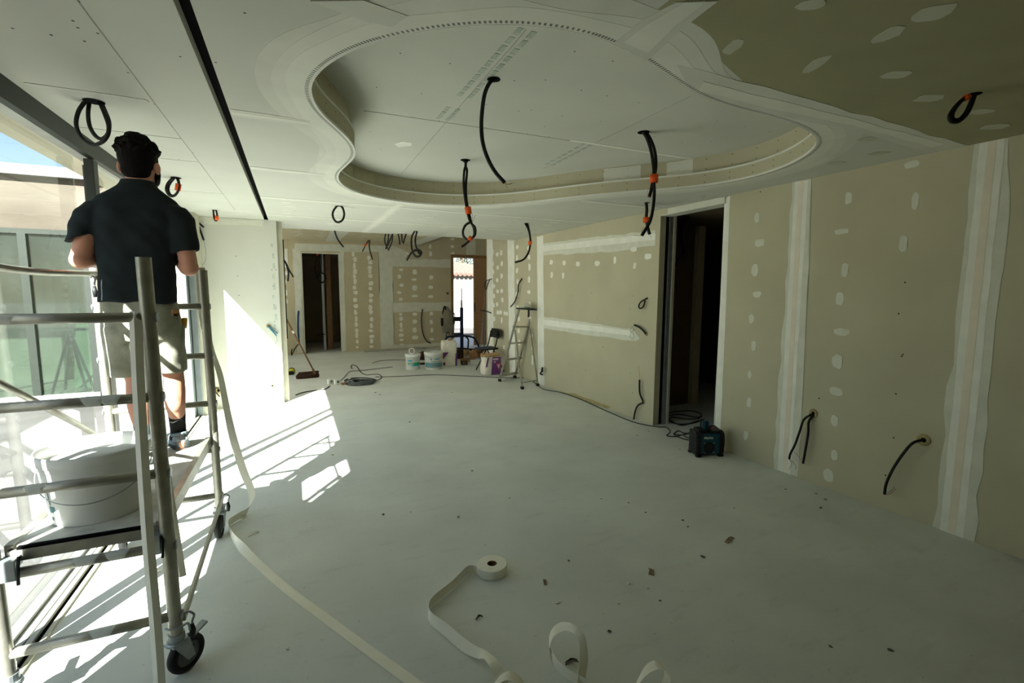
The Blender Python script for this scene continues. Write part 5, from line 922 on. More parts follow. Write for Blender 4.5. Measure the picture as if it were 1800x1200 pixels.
cable('wall_cable', 'single curved black cable hanging from a foam filled hole low on the right wall', [rw([(3.935,1.69,0.593),(3.934,1.727,0.566),(3.933,1.768,0.496),(3.932,1.82,0.373),(3.931,1.854,0.263),(3.931,1.867,0.197),(3.931,1.869,0.135)], .06)], .0095, wires=[([RW(p, .06) for p in [(3.931,1.869,0.135),(3.932,1.838,0.148),(3.932,1.803,0.205)]], 'wire_r'), ([RW(p, .06) for p in [(3.931,1.869,0.135),(3.932,1.839,0.165),(3.932,1.811,0.214)]], 'wire_b')], hole=(3.935,1.696,0.587), hole_n=RNV, hole_r=.032, foam=True)
cable('wall_cable', 'short black cable dangling on the spotted wall above the stepladder', [rw([(3.783,7.771,1.827),(3.782,7.814,1.715),(3.782,7.835,1.591),(3.779,7.948,1.422),(3.774,8.137,1.3)], .05)], .011)
cable('wall_cable', 'thin black cable loop on the far corner of the spotted wall', [rw([(3.749,9.127,1.844),(3.745,9.305,1.8),(3.743,9.365,1.705),(3.745,9.305,1.622),(3.747,9.215,1.728),(3.749,9.127,1.821)], .06)], .009)
cable('wall_cable', 'black cable end sticking out below the loop at the far wall corner', [rw([(3.749,9.154,1.137),(3.744,9.335,1.177),(3.738,9.584,1.179)], .08)], .010)
cable('wall_cable', 'black cable bundle in a wall socket hole beside the stepladder foot', [rw([(3.802,7.008,0.292),(3.804,6.93,0.255),(3.803,6.986,0.207),(3.805,6.909,0.2)], .05), rw([(3.803,6.989,0.305),(3.805,6.893,0.309),(3.805,6.892,0.251)], .06)], .012, wires=[([RW(p, .06) for p in [(3.803,6.988,0.265),(3.805,6.911,0.277)]], 'wire_y')], hole=(3.803,6.969,0.268), hole_n=RNV, hole_r=.035)
# back wall
BY = lambda pts, d=.05: pts
cable('wall_cable', 'long black cable drooping from the middle of the spotted back wall', [[(3.199,12.78,1.092),(3.165,12.78,0.905),(3.162,12.78,0.671),(3.205,12.78,0.388),(3.298,12.78,0.211),(3.409,12.78,0.143)]], .014, hole=(3.217,12.85,1.089), hole_n=(0, -1, 0), hole_r=.03)
cable('wall_cable', 'short dark wire tuft on the back wall left of the front door', [[(3.887,12.8,1.543),(3.919,12.8,1.496),(3.952,12.8,1.496)], [(3.903,12.8,1.527),(3.953,12.8,1.543)]], .01, hole=(3.918,12.85,1.527), hole_n=(0, -1, 0), hole_r=.02)
cable('wall_cable', 'blue conduit running down the back wall left of the dark doorway', [[(0.103,12.74,1.085),(0.085,12.74,0.946),(0.072,12.74,0.61),(0.077,12.74,0.412)]], .022, m='blue', wires=())
cable('wall_cable', 'two black cable tails on the floor below the blue conduit', [[(0.076,12.66,0.42),(0.085,12.66,0.307),(0.017,12.66,0.211),(-0.05,12.66,0.102),(-0.092,12.66,0.006)], [(-0.073,12.66,0.159),(-0.101,12.66,0.091),(-0.093,12.66,-0.008)]], .012)
cable('wall_cable', 'dark cable arch on the pipe in the back room', [[(0.466,13.45,0.377),(0.565,13.45,0.419),(0.663,13.45,0.431),(0.719,13.45,0.414)]], .012)
# pocket doorway room
for lab, pts, uv in (('black cable arch in the dark room behind the pocket doorway', [[(1182,412),(1185,398),(1189,394),(1194,400),(1198,415),(1199,435),(1203,444)],(1189,394)], 0), ('long black cable hanging lowest in the dark room behind the pocket doorway', [[(1210,380),(1201,395),(1198,420),(1198,440),(1192,455),(1186,468)],(1210,380)], 0), ('black cable nearest the post in the dark room behind the pocket doorway', [[(1211,380),(1206,400),(1205,420),(1209,435),(1213,444)],(1211,380)], 0)):
    pass
cable('hanging_cable', 'black cable arch in the dark room behind the pocket doorway', [[(4.377,4.603,2.513),(4.361,4.61,2.423),(4.344,4.618,2.367),(4.334,4.623,2.297)], [(4.383,4.6,2.513),(4.407,4.589,2.409),(4.437,4.575,2.291),(4.449,4.569,2.151),(4.478,4.556,2.088)]], .013)
cable('hanging_cable', 'longest black cable in the dark room behind the pocket doorway', [[(4.337,4.375,2.5),(4.286,4.399,2.399),(4.274,4.404,2.232),(4.279,4.402,2.097),(4.246,4.417,1.995),(4.212,4.433,1.906)]], .013)
cable('hanging_cable', 'black cable nearest the pale post in the dark room behind the pocket doorway', [[(4.343,4.372,2.5),(4.318,4.384,2.366),(4.317,4.384,2.232),(4.346,4.371,2.131),(4.374,4.358,2.07)]], .013)
# floor cables
def floorcable(name, label, paths, r, m='cable_dk', cat='cable'):
    t = thing(name, label, cat, (paths[0][0][0], paths[0][0][1], 0))
    for p in paths: obj('strand', tube(NB(), [(q[0], q[1], max(q[2], r * .98)) for q in p], r, 7, 6), M[m], t, smooth=True)
    return t
floorcable('power_cord', 'thin dark cord running along the foot of the far right wall to the radio', [[(1.316,8.856,-0.0),(1.711,8.751,0.0),(2.34,8.679,-0.0),(2.897,8.312,0.0),(3.418,7.9,0.0),(3.757,7.756,0.0),(3.799,7.378,0.0),(3.658,6.693,0.0),(3.782,6.356,0.0),(3.812,5.828,0.0),(3.761,5.187,0.0),(3.734,4.555,0.0),(3.84,4.267,0.0),(3.944,4.171,0.0),(3.85,4.015,0.0),(3.722,3.932,0.0),(3.768,3.866,0.0),(3.857,3.872,0.0)]], .006)
floorcable('cable_tangle', 'loose loops of dark cable on the floor inside the pocket doorway', [[(4.39,4.653,0.0),(4.601,4.689,0.0),(4.8,4.635,0.0),(4.804,4.472,0.0),(4.603,4.318,0.0),(4.43,4.365,0.0),(4.323,4.499,0.0),(4.163,4.368,0.0),(4.193,4.218,0.0),(4.39,4.186,0.0),(4.649,4.269,0.0)], [(4.219,4.428,0.0),(4.167,4.256,0.0),(4.188,4.167,0.0),(4.442,4.218,0.0),(4.608,4.258,0.0)], [(4.295,4.571,0.0),(4.527,4.562,-0.0),(4.605,4.376,0.0),(4.707,4.361,0.0)]], .007)
floorcable('cable_tangle', 'loops of dark cable on the floor left of the radio', [[(3.839,3.949,0.0),(3.967,4.012,0.0),(3.973,3.914,0.0),(4.066,3.92,0.0),(4.284,4.047,0.0)], [(3.823,3.933,0.0),(3.878,3.886,0.0),(3.975,3.889,0.0),(4.078,3.915,-0.0)], [(3.804,3.896,0.0),(3.798,3.787,-0.0),(3.822,3.711,0.0),(3.875,3.667,0.0)], [(3.918,3.892,0.0),(3.871,3.777,0.0),(3.936,3.726,0.0)]], .006)
floorcable('thin_cable', 'pale thin cable lying on the far floor towards the back wall', [[(1.527,10.637,0.0),(1.756,10.91,0.0),(2.01,10.901,0.0),(2.297,10.781,0.0)]], .006, 'cable_g')
floorcable('thin_cable', 'pale thin cable on the floor between the socket block and the buckets', [[(0.608,8.626,0.0),(0.717,8.808,0.0),(0.836,9.251,-0.0),(0.962,9.676,0.0),(1.225,9.71,-0.0),(1.519,9.812,0.0),(1.826,9.918,0.0)]], .006, 'cable_g')
hc = Vector((0.982,8.356,-0.0)); t = thing('cable_coil', 'flat grey coil of extension cable lying on the floor of the far room', 'cable coil', hc)
rnd = random.Random(3)
for k in range(9):
    a0 = rnd.random() * 6; rr = rnd.uniform(.14, .24); cx, cy = rnd.uniform(-.05, .05), rnd.uniform(-.05, .05); z0 = .011 + .011 * (k // 2)
    obj('strand', tube(NB(), [(hc.x + cx + rr * 1.1 * math.cos(a0 + i * .5), hc.y + cy + rr * math.sin(a0 + i * .5), z0 + .008 * math.sin(i + k)) for i in range(13)], .010, 7, 4), M['cable_g'], t, smooth=True)
obj('lead', tube(NB(), [(1.146,8.509,0.0),(1.309,8.556,0.0),(1.421,8.811,0.0),(1.422,9.135,0.0),(1.313,9.181,0.0),(1.215,9.156,0.0),(1.153,9.316,0.0),(1.142,9.745,0.0),(1.15,10.283,0.0),(1.1,10.554,-0.0),(1.041,10.329,0.0),(1.031,10.017,0.0)], .010, 7, 6), M['cable_dk'], t, smooth=True)
obj('plug', box(NB(), hc.x - .30, hc.x - .20, hc.y - .02, hc.y + .02, .002, .04, .006), M['card'], t)
p = Vector((0.56,8.482,0.0)); t = thing('socket_block', 'pair of white portable sockets on a dark lead on the floor behind the stub wall', 'socket', p)
for k, (dx, dy) in enumerate(((-.04, .04), (.06, -.04))):
    h = obj('socket_box', obox(NB(), p + Vector((dx, dy, .045)), (.045, .02, 0), (-.01, .025, 0), (0, 0, .043), .006), M['white'], t)
    obj('socket_face', lathe(NB(), p + Vector((dx + .012, dy - .026, .048)), [(.025, 0), (0, 0)], 14, axis=(.35, -1, .0)), M['grey_p'], h)
obj('lead', tube(NB(), [(q[0], q[1], .008) for q in [(0.494,8.301,0.0),(0.411,8.087,0.0),(0.306,8.037,0.0),(0.179,7.998,0.0),(0.055,7.915,0.0),(-0.027,7.775,0.0)]], .008, 7, 6), M['cable_dk'], t, smooth=True)

# ------------------------------------------------------------------ things in the far room
# broom leaning on the stub wall
t = thing('broom', 'brown broom leaning against the end of the stub wall, bristles on the floor', 'broom', (0.188,9.273,0.0))
bh = Vector((0.179,9.277,0.0)); hs = Vector((0.296,9.25,0.081)); top = Vector((-0.118,7.75,1.188))
obj('stick', tube(NB(), [(hs.x, hs.y, .10), (top.x, top.y, top.z)], .013, 10, 1), M['broomw'], t, smooth=True)
bs = obj('bristles', loft(NB(), [(bh + Vector((0, 0, .0)), (.19, .03, 0), (-.01, .06, 0), .6), (bh + Vector((0, 0, .05)), (.20, .03, 0), (-.01, .065, 0), .6), (bh + Vector((.01, 0, .09)), (.17, .03, 0), (-.01, .04, 0), .6)], 22), M['bristle'], t)
obj('head_block', obox(NB(), bh + Vector((.02, .01, .10)), (.17, .03, 0), (-.006, .035, 0), (0, 0, .014), .006), M['bristle'], t)
obj('socket', tube(NB(), [(hs.x, hs.y, .08), Vector((hs.x, hs.y, .1)).lerp(top, .06)], .022, 10, 1), M['broomw'], t)
q0, q1 = Vector((hs.x, hs.y, .1)).lerp(top, .76), Vector((hs.x, hs.y, .1)).lerp(top, .80); obj('pale_sleeve', tube(NB(), [q0, q1], .0145, 10, 1), M['bagw'], t)
t = thing('tape_measure', 'small rounded yellow and black tool on the floor behind the stub wall', 'tool', (-0.086,9.774,0.0)); p = Vector((-0.086,9.774,0.0))
obj('casing', ball(NB(), p + Vector((0, 0, .06)), .055, .05, .06, 3), M['yellow'], t, smooth=True); obj('grip', box(NB(), p.x - .07, p.x + .035, p.y - .06, p.y - .02, .0, .075, .012), M['blkp'], t); obj('belt', tube(NB(), [p + Vector((.05 * math.cos(a), -.0, .06 + .062 * math.sin(a))) for a in [k * .4 for k in range(17)]], .012, 8, 2), M['blkp'], t)
# buckets
def bucket(name, label, c, r0, r1, h, m='white_d'):
    t = thing(name, label, 'bucket', c); c = Vector(c)
    obj('shell', lathe(NB(), c, [(0, 0), (r0, 0), (r0 + .003, .006), (r1 - .006, h * .78), (r1, h * .79), (r1, h * .83), (r1 + .003, h * .84), (r1 + .006, h), (r1 - .004, h), (r0 - .004, .02), (0, .02)], 36), M[m], t, smooth=True)
    return t, c
t, c = bucket('plaster_bucket', 'smaller white bucket with green and blue label bands in the far room', (2.169,9.538,0.0), .135, .15, .30)
obj('lid', lathe(NB(), c, [(.158, .27), (.160, .306), (.15, .312), (0, .312)], 36), M['white'], t, smooth=False)
def band(par, c, r0, r1, h, z0, z1, a0, a1, m, grow=.001):
    bm = NB(); prev = None
    for k in range(9):
        a = math.radians(a0 + (a1 - a0) * k / 8); q = [bm.verts.new((c.x + math.cos(a) * (r0 + (r1 - r0) * z / (h * .78) + grow), c.y + math.sin(a) * (r0 + (r1 - r0) * z / (h * .78) + grow), z)) for z in (z0, z1)]
        if prev: bm.faces.new((prev[0], q[0], q[1], prev[1]))
        prev = q
    return obj('label_band', bm, M[m], par)
band(t, c, .138, .144, .30, .10, .145, 215, 325, 'green', .003); band(t, c, .138, .144, .30, .075, .10, 250, 330, 'cyan', .003); band(t, c, .138, .144, .30, .17, .20, 210, 250, 'cyan', .003); band(t, c, .138, .144, .30, .112, .130, 222, 262, 'letter', .004); band(t, c, .138, .144, .30, .04, .07, 305, 318, 'teal', .003)
tr = c + Vector((-.02, 0, .312)); t2 = thing('tape_roll', 'small upright roll of mesh tape standing on the lid of the smaller bucket', 'tape roll', tr)
obj('wound_tape', lathe(NB(), tr + Vector((0, 0, .062)), [(.04, -.02), (.062, -.02), (.062, .02), (.04, .02)], 26, axis=(.3, 1, 0), closed=True), M['white_d'], t2); obj('core', lathe(NB(), tr + Vector((0, 0, .062)), [(.04, -.021), (.032, -.021), (.032, .021), (.04, .021)], 20, axis=(.3, 1, 0), closed=True), M['card'], t2)
t, c = bucket('plaster_bucket', 'larger dusty white bucket with a wire handle beside the white paper sack', (2.554,9.376,0.0), .165, .185, .36)
obj('wire_handle', tube(NB(), [(c.x + .192 * math.cos(a), c.y + .192 * math.sin(a), .31 - .075 * math.sin(math.pi * k / 12)) for k, a in enumerate([math.pi + math.pi * k / 12 for k in range(13)])], .004, 6, 2), M['steel'], t)
band(t, c, .168, .178, .36, .05, .15, 190, 335, 'teal', .003); band(t, c, .168, .178, .36, .205, .235, 265, 295, 'cyan', .003); band(t, c, .168, .178, .36, .20, .24, 235, 245, 'grey_p', .003); band(t, c, .168, .178, .36, .165, .18, 240, 310, 'grey_p', .003); band(t, c, .168, .178, .36, .06, .10, 240, 300, 'grey_p', .005)
p = Vector((2.499,10.054,0.0)); t = thing('dark_pot', 'dark brown pot with a pale band between the two white buckets', 'pot', p)
obj('shell', lathe(NB(), p, [(0, 0), (.075, 0), (.08, .01), (.08, .24), (.07, .25), (0, .25)], 24), M['offwood'], t, smooth=False); obj('pale_band', lathe(NB(), p, [(.0815, .05), (.0815, .10)], 24), M['white_d'], t); obj('rag', ball(NB(), p + Vector((.02, -.02, .265)), .07, .06, .03, 2), mat('dark_red_rag', (92, 44, 44), .9), t)
# paper sacks
def sack(name, label, c, w, d, h, m, lean=0.0, top='rolled', seed=1):
    c = Vector(c); t = thing(name, label, 'sack', c); bm = NB(); prof = ((0, .9, .9), (.04, 1.0, 1.0), (.3, 1.04, 1.05), (.6, .98, 1.0), (.85, .97, .9), (1.0, 1.0, .72))
    loft(bm, [(c + Vector((lean * f, 0, h * f)), (w * a, 0, 0), (0, d * b, 0), .45) for f, a, b in prof], 32)
    bmesh.ops.subdivide_edges(bm, edges=bm.edges[:], cuts=2, use_grid_fill=True)
    for v in bm.verts: v.co += v.normal * noise.noise(v.co * 9 + Vector((seed, 0, 0))) * .018 if v.co.z > .02 else Vector()
    obj('paper_bag', bm, M[m], t, smooth=True); return t, c
def sackprint(t, c, w, d, h, quad, m, off=.012):
    bm = NB(); vs = [bm.verts.new((c.x + w * u, c.y - d * 1.03 - off, h * v)) for u, v in quad]; f = bm.faces.new(vs)
    r = bmesh.ops.extrude_face_region(bm, geom=[f]); bmesh.ops.translate(bm, verts=[q for q in r['geom'] if isinstance(q, bmesh.types.BMVert)], vec=(0, -.002, 0)); bmesh.ops.recalc_face_normals(bm, faces=bm.faces); return obj('print', bm, M[m], t)
t, c = sack('plaster_sack', 'tall open white paper sack with purple stripes behind the buckets', (2.976,9.683,0.0), .165, .11, .50, 'bagw', .0, seed=2)
for qd in (((-1, .60), (-.25, .60), (-.95, .32), (-1.0, .34)), ((.62, .0), (.86, .0), (.92, .55), (.72, .56)), ((-.98, .05), (-.7, .07), (-.7, .18), (-.98, .18))): sackprint(t, c, .165, .11, .50, qd, 'purple')
bm = NB(); loft(bm, [(c + Vector((0, 0, .49)), (.165, 0, 0), (0, .09, 0), .5), (c + Vector((0, 0, .53)), (.16, 0, 0), (0, .08, 0), .5), (c + Vector((.01, 0, .55)), (.13, 0, .02), (0, .055, 0), .6)], 24)
for v in bm.verts: v.co += Vector((noise.noise(v.co * 14), noise.noise(v.co * 17 + Vector((3, 0, 0))), noise.noise(v.co * 19))) * .03
obj('torn_top', bm, M['bagw'], t); obj('dust_inside', ball(NB(), c + Vector((.04, -.02, .545)), .07, .04, .02, 2), M['card'], t)
t, c = sack('plaster_sack', 'squat purple and white paper sack with a rolled kraft top by the folding chair', (3.402,8.364,0.0), .17, .13, .36, 'bagw', -.01, seed=5)
for qd, m, o in ((((-.25, .03), (.92, .03), (.95, .97), (-.1, .97)), 'purple', .014), (((.3, .62), (.92, .62), (.68, .2)), 'redp', .018), (((.42, .57), (.80, .57), (.66, .32)), 'pinkw', .021), (((-.92, .45), (-.74, .45), (-.5, .95), (-.68, .95)), 'purple', .014), (((-.05, .80), (.6, .80), (.6, .90), (-.05, .90)), 'pinkw', .018), (((.05, .66), (.28, .66), (.28, .74), (.05, .74)), 'pinkw', .018)): sackprint(t, c, .17, .13, .36, qd, m, o)
bm = NB(); tube(bm, [c + Vector((.165 * math.cos(a) - .005, .10 * math.sin(a), .37 + .01 * math.sin(3 * a))) for a in [k * math.pi / 8 for k in range(17)]], .032, 10, 3); obj('rolled_rim', bm, M['kraft'], t, smooth=True)
obj('powder', ball(NB(), c + Vector((0, 0, .365)), .13, .08, .03, 2), M['kraft'], t)
# folding chair
ch = Vector((3.823,9.079,0.0)); t = thing('folding_chair', 'black folding chair standing open by the spotted far right wall', 'chair', ch)
cx, cy = 3.57, 8.72
for s in (-1, 1):
    y = cy + s * .19
    obj('front_leg', tube(NB(), [(cx - .26, y, .0), (cx - .02, y, .44), (cx + .07, y, .80)], .012, 10, 3), M['blkp'], t, smooth=True)
    obj('rear_leg', tube(NB(), [(cx + .19, y * 1.0, .0), (cx - .05, y, .47)], .012, 10, 1), M['blkp'], t, smooth=True)
obj('seat', obox(NB(), (cx - .11, cy, .455), (.18, 0, .01), (0, .19, 0), (0, 0, .014), .008), M['blkp'], t)
bm = NB(); prev = None
for k in range(9):
    u = -1 + k / 4; q = [bm.verts.new((cx + .055 + .035 * (u * u) * -1 + .04 + dz * .12 + th, cy + u * .215, .66 + dz)) for dz, th in ((0, 0), (.18, .01), (.18, .024), (0, .014))]
    if prev:
        for j in range(4): bm.faces.new((prev[j], prev[(j + 1) % 4], q[(j + 1) % 4], q[j]))
    else: bm.faces.new(q[::-1])
    prev = q
bm.faces.new(prev); bmesh.ops.recalc_face_normals(bm, faces=bm.faces); obj('backrest', bm, M['blkp'], t, smooth=False)
obj('crossbar', tube(NB(), [(cx + .13, cy - .19, .12), (cx + .13, cy + .19, .12)], .009, 8, 1), M['blkp'], t)
# stepladder
t = thing('stepladder', 'dusty aluminium stepladder with a cluttered top tray by the far right wall', 'ladder', (3.55, 7.3, 0))
A0, B0 = Vector((3.27, 7.60, 0)), Vector((3.66, 7.80, 0)); D0, E0 = Vector((3.345, 6.84, 0)), Vector((3.70, 6.97, 0))
A1, B1 = Vector((3.484,7.28,1.282)), Vector((3.818,7.42,1.253)); D1, E1 = Vector((3.393,7.24,0.938)), Vector((3.746,7.36,0.938))
for a, b in ((A0, A1), (B0, B1)): obj('rail', bar(NB(), a + Vector((0, 0, .03)), b, .022, .05, (0, 1, 0), .003), M['alu'], t)
for a, b in ((D0, D1), (E0, E1)): obj('support_leg', bar(NB(), a + Vector((0, 0, .03)), b, .02, .028, (0, 1, 0), .003), M['alu'], t)
for f in (.08, .31, .54, .77):
    a, b = A0.lerp(A1, f), B0.lerp(B1, f); d = (b - a).normalized(); n = Vector((d.y, -d.x, 0)); obj('step', obox(NB(), (a + b) / 2, d * ((b - a).length / 2), n * .045, Vector((0, 0, .012)), .003), M['alu'], t)
obj('stay_bar', bar(NB(), D0.lerp(D1, .1), E0.lerp(E1, .1), .02, .012), M['alu'], t)
for q in (A0, B0, D0, E0): obj('rubber_foot', box(NB(), q.x - .022, q.x + .022, q.y - .03, q.y + .03, 0, .045, .006), M['blkp'], t)
tc = (A1 + B1) / 2 + Vector((.03, -.06, .02)); d = (B1 - A1).normalized(); n = Vector((d.y, -d.x, 0))
obj('top_tray', obox(NB(), tc, d * .20, n * .12, Vector((0, 0, .014)), .005), M['cable_dk'], t)
p = tc + Vector((-.05, 0, .014)); t = thing('plaster_trowel', 'plaster crusted trowel hanging over the stepladder tray', 'trowel', p)
obj('blade', obox(NB(), p + Vector((.02, -.05, .004)), (.09, .02, 0), (-.01, .05, 0), (0, 0, .003)), M['steel'], t); obj('handle', tube(NB(), [p + Vector((-.03, -.13, .01)), p + Vector((-.03, -.15, -.03)), p + Vector((-.03, -.15, -.14))], .017, 10, 3), M['blkp'], t, smooth=True)
p = tc + Vector((-.02, .03, .014)); tag(obj('filler_lump', ball(NB(), p + Vector((0, 0, .045)), .075, .06, .045, 3), M['comp_f'], base=p), 'grey lump of dried filler on top of the stepladder', 'filler')
p = tc + Vector((.13, .0, .014)); t = thing('putty_knife', 'putty knife lying across the right end of the stepladder tray', 'knife', p); obj('blade', obox(NB(), p + Vector((.02, 0, .004)), (.05, 0, 0), (0, .03, 0), (0, 0, .001)), M['steel'], t); obj('handle', tube(NB(), [p + Vector((.07, 0, .01)), p + Vector((.15, -.02, .012))], .013, 8, 1), M['broomw'], t)
# drywall lift
hp = Vector((3.80, 11.25, 0)); t = thing('drywall_lift', 'navy metal board lift with a tall mast and hand wheel before the front door', 'lift', hp)
obj('mast', box(NB(), 3.765, 3.835, 11.215, 11.285, .12, 1.18, .006), M['navy'], t); obj('inner_mast', box(NB(), 3.782, 3.818, 11.232, 11.268, 1.1, 1.36, .004), M['steel'], t); obj('mast_tip', box(NB(), 3.79, 3.81, 11.24, 11.26, 1.36, 1.66, .003), M['broomw'], t)
wc = Vector((3.60, 11.25, .90)); wl = obj('hand_wheel', lathe(NB(), wc, [(.135, -.01), (.15, -.01), (.15, .01), (.135, .01)], 32, axis=(.9, -.45, 0), closed=True), M['dkmetal'], t)
for k in range(3):
    u = Vector((.45, .9, 0)).normalized(); a = k * 2.094; e = u * math.cos(a) + Vector((0, 0, 1)) * math.sin(a); obj('spoke', bar(NB(), wc, wc + e * .14, .014, .014), M['dkmetal'], wl)
obj('winch_arm', box(NB(), 3.60, 3.80, 11.22, 11.28, .84, .95, .006), M['dkmetal'], t); obj('arm_bracket', box(NB(), 3.60, 3.83, 11.225, 11.275, .47, .55, .005), M['navy'], t)
for a, b, m in (((3.80, 11.25, .16), (3.35, 10.8, .05), 'navy'), ((3.80, 11.25, .16), (4.35, 10.9, .05), 'navy'), ((3.80, 11.25, .16), (3.95, 11.95, .05), 'navy')):
    g = obj('leg', bar(NB(), a, b, .05, .05, bevel=.005), M[m], t); obj('castor', lathe(NB(), (b[0], b[1], .045), [(0, -.015), (.045, -.015), (.045, .015), (0, .015)], 18, axis=(1, .3, 0)), M['rubber'], g)
fr = [(3.346,11.2,0.351),(3.42,11.2,0.461),(3.581,11.2,0.469),(3.833,11.2,0.475),(4.09,11.2,0.422),(4.182,11.2,0.303),(4.258,11.2,0.139)]
obj('cradle_tube', tube(NB(), fr, .025, 10, 4), M['navy'], t, smooth=True); obj('cradle_tube', tube(NB(), [(3.843,11.1,0.469),(3.918,11.1,0.395),(3.917,11.1,0.252),(3.902,11.1,0.138)], .02, 10, 3), M['dkmetal'], t, smooth=True); obj('cradle_bar', tube(NB(), [(3.532,11.1,0.198),(3.872,11.1,0.154),(4.251,11.1,0.122),(4.768,11.1,0.112)], .018, 10, 1), M['dkmetal'], t)
obj('hook', tube(NB(), [(3.375,11.2,0.378),(3.391,11.2,0.546),(3.435,11.2,0.573),(3.478,11.2,0.515)], .012, 8, 4), M['dkmetal'], t, smooth=True)
# jacket on the wall
p = Vector((3.875,12.85,0.488)); t = thing('jacket', 'grey work jacket hanging on the back wall left of the front door', 'jacket', (p.x, 12.76, .55))
bm = NB(); loft(bm, [((p.x + dx, 12.76, z), (w, 0, 0), (0, d, 0), .8) for z, w, d, dx in ((.42, .17, .05, .04), (.65, .19, .07, .03), (.85, .18, .075, .02), (1.0, .14, .06, .0), (1.1, .07, .04, -.02), (1.16, .03, .03, -.03))], 28)
bmesh.ops.subdivide_edges(bm, edges=bm.edges[:], cuts=2, use_grid_fill=True)
for v in bm.verts: v.co += Vector((0, -.03 * abs(noise.noise(Vector((v.co.x * 16, 0, v.co.z * 3)))), 0)) + v.normal * .015 * noise.noise(v.co * 8)
obj('body_cloth', bm, M['olive'], t, smooth=True); bm = NB(); loft(bm, [((p.x - .15, 12.72, z), (w, 0, 0), (0, .045, 0)) for z, w in ((.62, .03), (.72, .04), (.84, .035))], 16); obj('dark_sleeve', bm, M['blkp'], t, smooth=True)
t = thing('backpack_strap', 'dark strap bundle hanging on the back wall above the grey jacket', 'strap', (p.x - .08, 12.74, 1.05)); obj('strap', tube(NB(), [(p.x - .12, 12.74, .95), (p.x - .1, 12.72, 1.12), (p.x - .06, 12.72, 1.15), (p.x - .03, 12.73, 1.0)], .022, 8, 4), M['blkp'], t, smooth=True); obj('strap', tube(NB(), [(p.x - .08, 12.74, .93), (p.x - .05, 12.73, 1.1), (p.x - .02, 12.73, .96)], .02, 8, 4), M['blkp'], t, smooth=True)
# leaning pieces and rubbish by the door
for k, (a, b, m, lab) in enumerate((((4.647,12.135,0.0), (5.055,12.78,1.906), 'alu', 'long aluminium straightedge leaning on the brown timber door, left one'), ((4.782,12.22,0.0), (5.108,12.78,2.07), 'steel', 'thin steel profile leaning on the brown timber door, right one'))):
    a = (a[0], min(12.3, a[1]), 0); b = (b[0], 12.77, b[2]); tag(obj('leaning_profile', bar(NB(), a, b, .035, .015), M[m], base=a), lab, 'profile')
tag(obj('orange_level', bar(NB(), (4.903,12.55,1.162), (4.982,12.66,1.548), .05, .02), M['orange'], base=(4.903,12.55,1.162)), 'short orange level resting against the leaning profiles by the timber door', 'level')
for k, (uv, sx, sy, sz, rot, m, lab, nm) in enumerate((((3.417,10.614,0.0), .16, .12, .11, .3, 'offwood', 'dark timber offcut box at the foot of the board lift', 'timber_offcut'), ((3.581,9.961,0.0), .22, .07, .035, -.2, 'card', 'flat brown cardboard strip in front of the board lift', 'cardboard_piece'), ((3.922,10.508,0.0), .13, .10, .09, .6, 'card', 'folded cardboard piece beside the board lift leg', 'cardboard_piece'),
        ((3.56,9.61,0.0), .11, .05, .05, .1, 'white_d', 'small pale block on the floor before the cardboard scraps', 'plaster_block'), ((3.305,9.63,0.0), .06, .05, .045, .2, 'offwood', 'small dark offcut on the floor before the cardboard scraps', 'timber_offcut'), ((3.722,9.72,-0.0), .12, .07, .05, -.4, 'steel', 'grey metal box at the right end of the rubbish by the lift', 'metal_box'), ((3.789,10.994,0.0), .14, .09, .05, .9, 'kraft', 'crumpled kraft paper behind the cardboard scraps', 'paper_scrap'), ((4.083,10.546,0.0), .09, .07, .05, -.9, 'bagw', 'pale crumpled bag among the rubbish beside the lift', 'paper_scrap'))):
    c = Vector(uv); ax = Vector((math.cos(rot), math.sin(rot), .08 if m in ('card', 'kraft') else 0)); ay = Vector((-math.sin(rot), math.cos(rot), 0)); bm = obox(NB(), c + Vector((0, 0, sz + .012)), ax * sx, ay * sy, Vector((0, 0, sz)), .004)
    bmesh.ops.subdivide_edges(bm, edges=bm.edges[:], cuts=2, use_grid_fill=True)
    if m in ('card', 'kraft', 'bagw'):
        for v in bm.verts: v.co += Vector((noise.noise(v.co * 8), noise.noise(v.co * 8 + Vector((5, 0, 0))), noise.noise(v.co * 9 + Vector((9, 0, 0))) * .8)) * .05
        lo = min(v.co.z for v in bm.verts)
        for v in bm.verts: v.co.z -= lo
    else:
        lo = min(v.co.z for v in bm.verts)
        for v in bm.verts: v.co.z -= lo
    tag(obj(nm, bm, M[m], base=(c.x, c.y, 0)), lab, {'timber_offcut': 'wood', 'cardboard_piece': 'cardboard', 'plaster_block': 'block', 'metal_box': 'box', 'paper_scrap': 'paper'}[nm])
tag(obj('metal_profile', box(NB(), 1.62, 3.25, 12.62, 12.68, 0, .045, .004), M['alu_l'], base=(2.4, 12.65, 0)), 'long grey metal profile lying along the foot of the back wall', 'profile')

